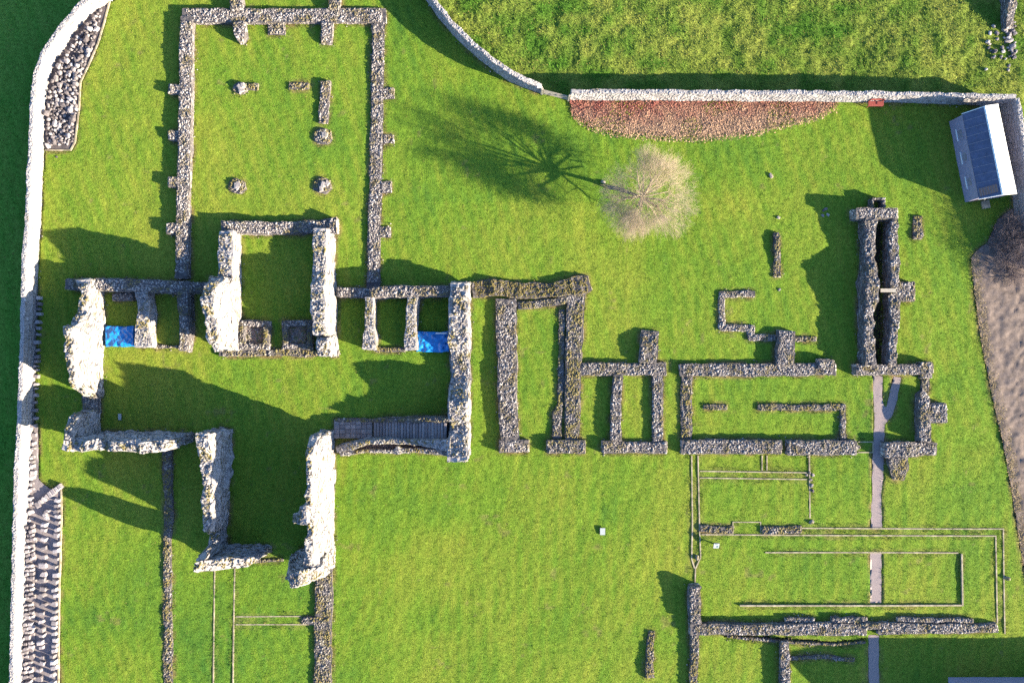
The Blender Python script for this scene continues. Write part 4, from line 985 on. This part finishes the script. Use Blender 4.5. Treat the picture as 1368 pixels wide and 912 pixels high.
def shed():
    def P(px, py, h): x, y = W(px, py, h); return np.array((x, y, h))
    r0, r1 = P(1316, 142, 3.15), P(1340, 260, 3.15)                 # ridge
    l0, l1 = P(1285.6, 152, 2.1), P(1308, 266, 2.1)                 # left eave
    e0, e1 = P(1333.5, 139.5, 2.45), P(1358.5, 258.5, 2.45)         # right eave
    c = W(1310, 205, 2.3); t = thing('shed', 'long shed with a blue and white ridged roof, upper right corner', 'shed', (c[0], c[1], 0))
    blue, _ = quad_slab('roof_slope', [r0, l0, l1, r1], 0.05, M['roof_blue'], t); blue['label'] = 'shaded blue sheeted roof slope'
    ribs(l0, l1, r1, r0, 11, M['roof_lav'], t, 'roof_seam', 0.025, 0.03)
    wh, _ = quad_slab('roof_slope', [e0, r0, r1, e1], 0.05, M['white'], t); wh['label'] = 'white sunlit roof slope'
    ribs(e0, e1, r1, r0, 11, M['white'], t, 'roof_seam', 0.02, 0.02)
    d = (r1 - r0) / np.linalg.norm(r1 - r0); sd = np.array((-d[1], d[0], 0)); dn = np.array((0, 0, 0.05))
    v = [r0 - sd * 0.1 - dn, r0 + dn, r0 + sd * 0.1 - dn, r1 - sd * 0.1 - dn, r1 + dn, r1 + sd * 0.1 - dn]
    link('ridge_cap', mesh('ridge_cap', v, [(0, 3, 4, 1), (1, 4, 5, 2), (0, 1, 2), (5, 4, 3)]), M['white'], t, local=False)
    A, B, C, D = l0, l1, r1, r0; n = np.cross(B - A, D - A); n /= np.linalg.norm(n); n = n if n[2] > 0 else -n
    def on(u, w, z=0.0): return A + (B - A) * u + (D - A) * w + n * z
    sk, _ = quad_slab('skylight', [on(0.885, 0.06, 0.03), on(0.975, 0.06, 0.03), on(0.975, 0.86, 0.03), on(0.885, 0.86, 0.03)], 0.02, M['brick'], t)
    for k in range(8):
        f = k / 7; a, b = on(0.885, 0.06 + 0.8 * f, 0.032), on(0.975, 0.06 + 0.8 * f, 0.032); e = (D - A) * 0.008
        link('glazing_bar', mesh('glazing_bar', [a - e, a + e, b + e, b - e, a - e + n * .03, a + e + n * .03, b + e + n * .03, b - e + n * .03],
             [(4, 5, 6, 7), (0, 1, 5, 4), (1, 2, 6, 5), (2, 3, 7, 6), (3, 0, 4, 7)]), M['roof_lav'], sk, local=False)
    # walls, set in a hand's breadth under the eaves
    cc = np.array((c[0], c[1])); ins = lambda q, k=0.975: np.array((*(cc + (np.array(q[:2]) - cc) * k), 0.0))
    L0, L1, E0, E1, R0, R1 = (ins(q) for q in (l0, l1, e0, e1, r0, r1))
    def wq(name, a, b, za, zb):
        return link(name, mesh(name, [(a[0], a[1], -.1), (b[0], b[1], -.1), (b[0], b[1], zb), (a[0], a[1], za)], [(0, 1, 2, 3)]), M['wall_shade_tint'], t, local=False)
    wl = wq('wall', L0, L1, 2.04, 2.04); wq('wall', E1, E0, 2.38, 2.38)
    for (a, r, b) in ((L0, R0, E0), (L1, R1, E1)):
        vv = [(*a[:2], -.1), (*b[:2], -.1), (*b[:2], 2.38), (*r[:2], 3.06), (*a[:2], 2.04)]
        link('gable_wall', mesh('gable_wall', vv, [(0, 1, 2, 3, 4)]), M['wall_shade_tint'], t, local=False)
    ld = (L1 - L0) / np.linalg.norm(L1 - L0); lo = np.array((ld[1], -ld[0], 0.0)); lo = lo if (lo[0] < 0) else -lo
    for f in (0.2, 0.48, 0.78):                                     # windows along the left wall
        m0 = L0 + (L1 - L0) * f
        def slab(name, w, z0, z1, o0, o1, mat, par):
            q = [m0 - ld * w + lo * o0, m0 + ld * w + lo * o0, m0 + ld * w + lo * o1, m0 - ld * w + lo * o1]
            v = [(*p[:2], z0) for p in q] + [(*p[:2], z1) for p in q]
            return link(name, mesh(name, v, [(3, 2, 1, 0), (4, 5, 6, 7), (0, 1, 5, 4), (1, 2, 6, 5), (2, 3, 7, 6), (3, 0, 4, 7)]), mat, par, local=False)
        wn_ = slab('window', 0.55, 0.85, 1.65, 0.0, 0.03, M['wall_shade_tint'], t)
        slab('pane', 0.4, 0.92, 1.58, 0.031, 0.036, M['roof_lav'], wn_); slab('sill', 0.6, 0.78, 0.845, 0.0, 0.09, M['white'], wn_)
    for (a, b) in ((l0, r0), (r0, e0), (l1, r1), (r1, e1)):
        q = d * 0.03; v = [a - q, a + q, b + q, b - q]; v = [tuple(p - (0, 0, .14)) for p in v] + [tuple(p + (0, 0, .03)) for p in v]
        link('barge_board', mesh('barge_board', v, [(4, 5, 6, 7), (0, 1, 5, 4), (1, 2, 6, 5), (2, 3, 7, 6), (3, 0, 4, 7)]), M['white'], t, local=False)
    x, y = W(1316, 274)
    st = box('door_step', -0.4, 0.4, -0.35, 0.45, -0.05, 0.18, M['kerb'], t, 0.03); st.location = (x - c[0], y - c[1], 0); st.rotation_euler.z = 0.19
    dm = L1 * 0.72 + E1 * 0.28; od = d * 0.02
    dr = box('door', -0.45, 0.45, -0.03, 0.03, 0.0, 1.95, M['post'], t); dr.location = (dm[0] + od[0] - c[0], dm[1] + od[1] - c[1], 0); dr.rotation_euler.z = math.atan2((E1 - L1)[1], (E1 - L1)[0])
    box('handle', 0.3, 0.36, -0.08, -0.031, 0.95, 1.1, M['white'], dr)
    stamp(solid, [tuple(q[:2]) for q in (L0, E0, E1, L1)])
shed()

def house():
    def P(px, py, h): x, y = px, py; a = W(x, y); return np.array((a[0], a[1], h))
    x0, x1 = 1262, 1560; y0, ym, y1 = 899, 957, 1015
    c = W((x0 + x1) / 2, ym); t = thing('house', 'building at the bottom right edge showing only a strip of bluish roof', 'building', (c[0], c[1], 0))
    he, hr = 2.9, 5.2
    a, b, r0, r1, d, e = P(x0, y0, he), P(x1, y0, he), P(x0, ym, hr), P(x1, ym, hr), P(x0, y1, he), P(x1, y1, he)
    quad_slab('roof_slope', [r0, a, b, r1], 0.12, M['roof_lav'], t); quad_slab('roof_slope', [d, r0, r1, e], 0.12, M['roof_lav'], t)
    ribs(a, b, r1, r0, 24, M['roof_lav'], t, 'roof_seam', 0.02, 0.02)
    k = lambda q, z: (c[0] + (q[0] - c[0]) * 0.97, c[1] + (q[1] - c[1]) * 0.92, z)
    for p, q in ((a, b), (e, d)):
        link('wall', mesh('wall', [k(p, -.1), k(q, -.1), k(q, he - .05), k(p, he - .05)], [(0, 1, 2, 3)]), M['wall_shade_tint'], t, local=False)
    for p, r, q in ((d, r0, a), (b, r1, e)):
        link('gable_wall', mesh('gable_wall', [k(p, -.1), k(q, -.1), k(q, he - .05), k(r, hr - .2), k(p, he - .05)], [(0, 1, 2, 3, 4)]), M['wall_shade_tint'], t, local=False)
    p = np.array(a); q = np.array(b)
    box('gutter', p[0] - c[0], q[0] - c[0], p[1] - c[1], p[1] - c[1] + 0.12, he - 0.14, he - 0.03, M['white'], t)
house()

def gate():
    a = np.array(W(724, 123, .6)); b = np.array(W(760, 132, .6)); d = (b - a); L = np.linalg.norm(d)
    t = thing('field_gate', 'pale wooden field gate between the curved and the straight boundary walls', 'gate', (a[0], a[1], 0), None, math.atan2(d[1], d[0]))
    for k in range(5): box('rail', 0.12, L - 0.12, -0.02, 0.02, 0.25 + k * 0.23, 0.34 + k * 0.23, M['wood'], t)
    for x in (0.0, L): box('gate_post', x - 0.09, x + 0.09, -0.09, 0.09, -0.1, 1.5, M['wood'], t, 0.03)
    for x in (0.16, L - 0.2): box('stile', x, x + 0.08, -0.045, -0.021, 0.22, 1.3, M['wood'], t)
    br = box('brace', 0, math.hypot(L - 0.4, 0.9), -0.07, -0.047, -0.04, 0.04, M['wood'], t); br.location = (0.2, 0, 0.3); br.rotation_euler.y = -math.atan2(0.9, L - 0.4)
gate()

def bench():
    c = W(1169.5, 138.5, 0.4); t = thing('garden_bench', 'red wooden bench against the straight boundary wall near the shed', 'bench', (c[0], c[1], 0))
    for k in range(4): box('seat_slat', -0.72, 0.72, -0.28 + k * 0.125, -0.18 + k * 0.125, 0.42, 0.455, M['red'], t)
    for k in range(3): box('back_slat', -0.72, 0.72, 0.27, 0.30, 0.55 + k * 0.14, 0.65 + k * 0.14, M['red'], t)
    for sx in (-0.68, 0.62):
        for sy in (-0.27, 0.20): box('leg', sx, sx + 0.06, sy, sy + 0.06, -0.03, 0.415, M['red'], t)
        box('arm_rest', sx, sx + 0.07, -0.28, 0.26, 0.62, 0.66, M['red'], t)
        box('back_post', sx, sx + 0.06, 0.21, 0.265, -0.03, 0.98, M['red'], t)
bench()

def lectern(px, py, label, w, d, hgt, name='information_sign', print_=True, rz=0.0):
    c = W(px, py, hgt); t = thing(name, label, 'sign', (c[0], c[1], 0), None, rz)
    box('post', -0.05, 0.05, -0.05, 0.05, -0.1, hgt - 0.06, M['post'], t)
    p = box('panel', -w / 2, w / 2, -d / 2, d / 2, 0, 0.03, M['panel'], t); p.location = (0, 0, hgt); p.rotation_euler.x = 0.5 if hgt > 0.3 else 0.08
    box('frame', -w / 2 - 0.02, w / 2 + 0.02, -d / 2 - 0.02, d / 2 + 0.02, -0.03, -0.003, M['post'], p)
    if print_:
        box('picture', 0.0 * w, 0.36 * w, -0.33 * d, 0.05 * d, 0.031, 0.035, M['print'], p)
        box('picture', -0.36 * w, 0.2 * w, 0.28 * d, 0.4 * d, 0.031, 0.035, M['print'], p)
lectern(957, 728.5, 'pale panel with a dark picture near the twin kerb lines', 0.55, 0.62, 0.62)
lectern(805, 709.5, 'small white panel alone in the broad lawn', 0.5, 0.7, 0.14, print_=False)
lectern(160, 556.5, 'small white panel standing inside the left transept', 0.3, 0.62, 0.14, print_=False)

def tarp(label, x0, y0, x1, y1, z, bulge):
    a = W(x0, y1, z); b = W(x1, y0, z); n, m = 34, 26
    xs = np.linspace(a[0], b[0], n); ys = np.linspace(a[1], b[1], m); X, Y = np.meshgrid(xs, ys, indexing='ij')
    Z = z + bulge * (vnoise(X, Y, 0.35, 70) - 0.5) * 1.2 + bulge * 0.9 * np.abs(vnoise(X * 1.6 + Y * .6, Y * .5 - X * .4, 0.22, 71) - 0.5)
    X = X + 0.10 * (vnoise(Y, Y * 0, 0.6, 72) - 0.5)[...]; Y = Y + 0.16 * (vnoise(X, X * 0, 0.7, 73) - 0.5)
    c = W((x0 + x1) / 2, (y0 + y1) / 2); t = thing('tarpaulin', label, 'tarpaulin', (c[0], c[1], 0))
    i = np.arange(n * m).reshape(n, m); F = np.stack([i[:-1, :-1], i[1:, :-1], i[1:, 1:], i[:-1, 1:]], -1).reshape(-1, 4)
    me = big_mesh('sheet', np.stack([X - c[0], Y - c[1], Z], -1).reshape(-1, 3), F)
    o = link('sheet', me, M['tarp'], t); so = o.modifiers.new('thickness', 'SOLIDIFY'); so.thickness = 0.01
    # the skirt hangs to the ground, a plank weighs down the edge
    ring = [(i[0, j], i[0, j + 1]) for j in range(m - 1)]
    V = np.stack([X - c[0], Y - c[1], Z], -1).reshape(-1, 3)
    edge = [i[k, 0] for k in range(n)] + [i[-1, k] for k in range(1, m)] + [i[k, -1] for k in range(n - 2, -1, -1)] + [i[0, k] for k in range(m - 2, 0, -1)]
    v = [tuple(V[e]) for e in edge] + [(V[e][0] * 1.03, V[e][1] * 1.03, -0.05) for e in edge]; L = len(edge)
    link('skirt', mesh('skirt', v, [((k + 1) % L, k, k + L, (k + 1) % L + L) for k in range(L)]), M['tarp'], t)
    stamp(solid, [(a[0], a[1]), (b[0], a[1]), (b[0], b[1]), (a[0], b[1])])
    return t
tarp('blue tarpaulin spread in the left chapel beside the tall white wall', 141, 436, 179, 463, 0.35, 0.22)
t2 = tarp('blue tarpaulin spread in the right chapel with a white batten on it', 556, 443, 600, 470, 0.35, 0.22)
bt = box('batten', -0.55, 0.55, -0.06, 0.06, 0.42, 0.48, M['white'], t2); bt.location = (0.9, 0.85, 0)

# ================================================================== bare tree and shrubs
def tubes(segs, sides=3):
    """segs: list of (p0, p1, r0, r1) -> vertices and quads"""
    P0 = np.array([s[0] for s in segs]); P1 = np.array([s[1] for s in segs]); R0 = np.array([s[2] for s in segs]); R1 = np.array([s[3] for s in segs])
    d = P1 - P0; d /= np.maximum(np.linalg.norm(d, axis=1), 1e-6)[:, None]
    u = np.cross(d, np.array((0.31, 0.17, 0.93))); u /= np.maximum(np.linalg.norm(u, axis=1), 1e-6)[:, None]; w = np.cross(d, u)
    V = []
    for P, R in ((P0, R0), (P1, R1)):
        for k in range(sides):
            a = 6.28318 * k / sides; V.append(P + (u * math.cos(a) + w * math.sin(a)) * R[:, None])
    V = np.stack(V, 1); n = len(segs); b = np.arange(n)[:, None] * 2 * sides
    F = np.concatenate([np.concatenate([b + k, b + (k + 1) % sides, b + sides + (k + 1) % sides, b + sides + k], 1) for k in range(sides)])
    return V.reshape(-1, 3), F

twr = 0.0038
def grow(q, p, d, length, r, depth, out, twig, centre, rad, droop):
    n = 3
    for k in range(n):
        d = d + Vector((q.gauss(0, .12), q.gauss(0, .12), q.gauss(0, .09) + droop)); d.normalize()
        e = p + d * (length / n); r1 = r * (0.86 if depth else 0.7)
        (out if r > 0.035 else twig).append((tuple(p), tuple(e), r, r1))
        p, r = e, r1
        v = Vector(((p.x - centre.x) / rad[0], (p.y - centre.y) / rad[1], (p.z - centre.z) / rad[2]))
        if v.length > 1.0: depth = min(depth, 1)
        if depth > 0 and (k > 0 or depth < 4):
            for _ in range(2 if depth > 1 else 3):
                a = q.uniform(0, 6.28); ax = d.orthogonal().normalized(); ax.rotate(__import__('mathutils').Quaternion(d, a))
                dd = (d * q.uniform(.55, 1.0) + ax * q.uniform(.5, .95)).normalized()
                grow(q, p, dd, length * q.uniform(.55, .78), max(twr, r * q.uniform(.45, .65)), depth - 1, out, twig, centre, rad, droop)

def bare_tree():
    base = W(814, 250); top = W(872, 258, 5.6)
    t = thing('bare_tree', 'leafless spreading tree with a pale round crown of fine twigs', 'tree', (base[0], base[1], 0))
    q = random.Random(5); lim = []; twig = []
    b = Vector((0, 0, -0.1)); c = Vector((top[0] - base[0], top[1] - base[1], 5.7))
    fork = Vector((c.x * 0.86, c.y * 0.86, 2.6))
    pts = [b, Vector((c.x * .25, c.y * .2, .9)), Vector((c.x * .52, c.y * .5, 1.7)), fork]; rr = [.24, .19, .16, .13]
    trunk = [(tuple(pts[k]), tuple(pts[k + 1]), rr[k], rr[k + 1]) for k in range(3)]
    for k in range(21):
        a = 6.283 * k / 21 + q.uniform(-.2, .2); el = (-0.1, 0.5, 1.0)[k % 3] + q.uniform(-.15, .25)
        d = Vector((math.cos(a) * math.cos(el), math.sin(a) * math.cos(el), math.sin(el)))
        d = (d + Vector((c.x, c.y, 0)).normalized() * 0.08).normalized()
        grow(q, fork + Vector((q.uniform(-.1, .1), q.uniform(-.1, .1), q.uniform(-.2, .2))), d, q.uniform(2.0, 2.6), q.uniform(.075, .105), 4, lim, twig, c, (4.7, 4.7, 3.2), 0.0)
    v, f = tubes(trunk, 8); link('trunk', big_mesh('trunk', v, f), M['bark'], t)
    v, f = tubes(lim, 5); link('limbs', big_mesh('limbs', v, f), M['twig'], t)
    tips = [t_ for t_ in twig if 0.45 < math.hypot((t_[1][0] - c.x) / 4.7, (t_[1][1] - c.y) / 4.7) < 0.97]
    for _ in range(9000):                                  # the finest twigs, growing outward from the tips
        p = Vector(q.choice(tips)[1]); d = (Vector((p.x - c.x, p.y - c.y, (p.z - c.z) * .6)).normalized() + Vector((q.gauss(0, .5), q.gauss(0, .5), q.gauss(0, .35)))).normalized()
        f = math.hypot((p.x - c.x) / 4.9, (p.y - c.y) / 4.9); e = p + d * min(0.7, max(0.15, (1.02 - f) * 4.7)) * q.uniform(.6, 1.1); twig.append((tuple(p), tuple(e), 0.005, 0.0035))
    if len(twig) > 47000: twig = q.sample(twig, 47000)
    v, f = tubes(twig, 3); o = link('crown', big_mesh('crown', v, f), M['twig'], t); o['kind'] = 'stuff'
    print('tree', len(lim), len(twig))
bare_tree()

def shrub(px, py, r, h, label, seed):
    c = W(px, py, h * .4); t = thing('bare_shrub', label, 'shrub', (c[0], c[1], 0), 'bare thorn shrubs right of the track'); q = random.Random(seed); lim = []; tw = []
    cc = Vector((0, 0, h * .5))
    for k in range(16):
        a = q.uniform(0, 6.283); el = q.uniform(.2, 1.4); d = Vector((math.cos(a) * math.cos(el), math.sin(a) * math.cos(el), math.sin(el)))
        grow(q, Vector((q.uniform(-.3, .3) * r, q.uniform(-.3, .3) * r, -.05)), d, r * q.uniform(.6, .9), .045, 3, lim, tw, cc, (r, r, h * .6), 0.0)
    v, f = tubes(lim, 5); link('stems', big_mesh('stems', v, f), M['thorn'], t)
    if len(tw) > 9000: tw = q.sample(tw, 9000)
    v, f = tubes(tw, 3); o = link('crown', big_mesh('crown', v, f), M['thorn'], t); o['kind'] = 'stuff'
shrub(1352, 303, 1.7, 2.2, 'dark bare shrub nearest the shed at the right edge', 1)
shrub(1344, 335, 1.7, 1.8, 'dark bare shrub leaning over the head of the dirt track', 2)
shrub(1366, 322, 1.9, 2.6, 'pale sunlit bare shrub cut by the right edge', 3)
shrub(1356, 362, 1.6, 1.7, 'lowest of the bare shrubs at the right edge', 4)
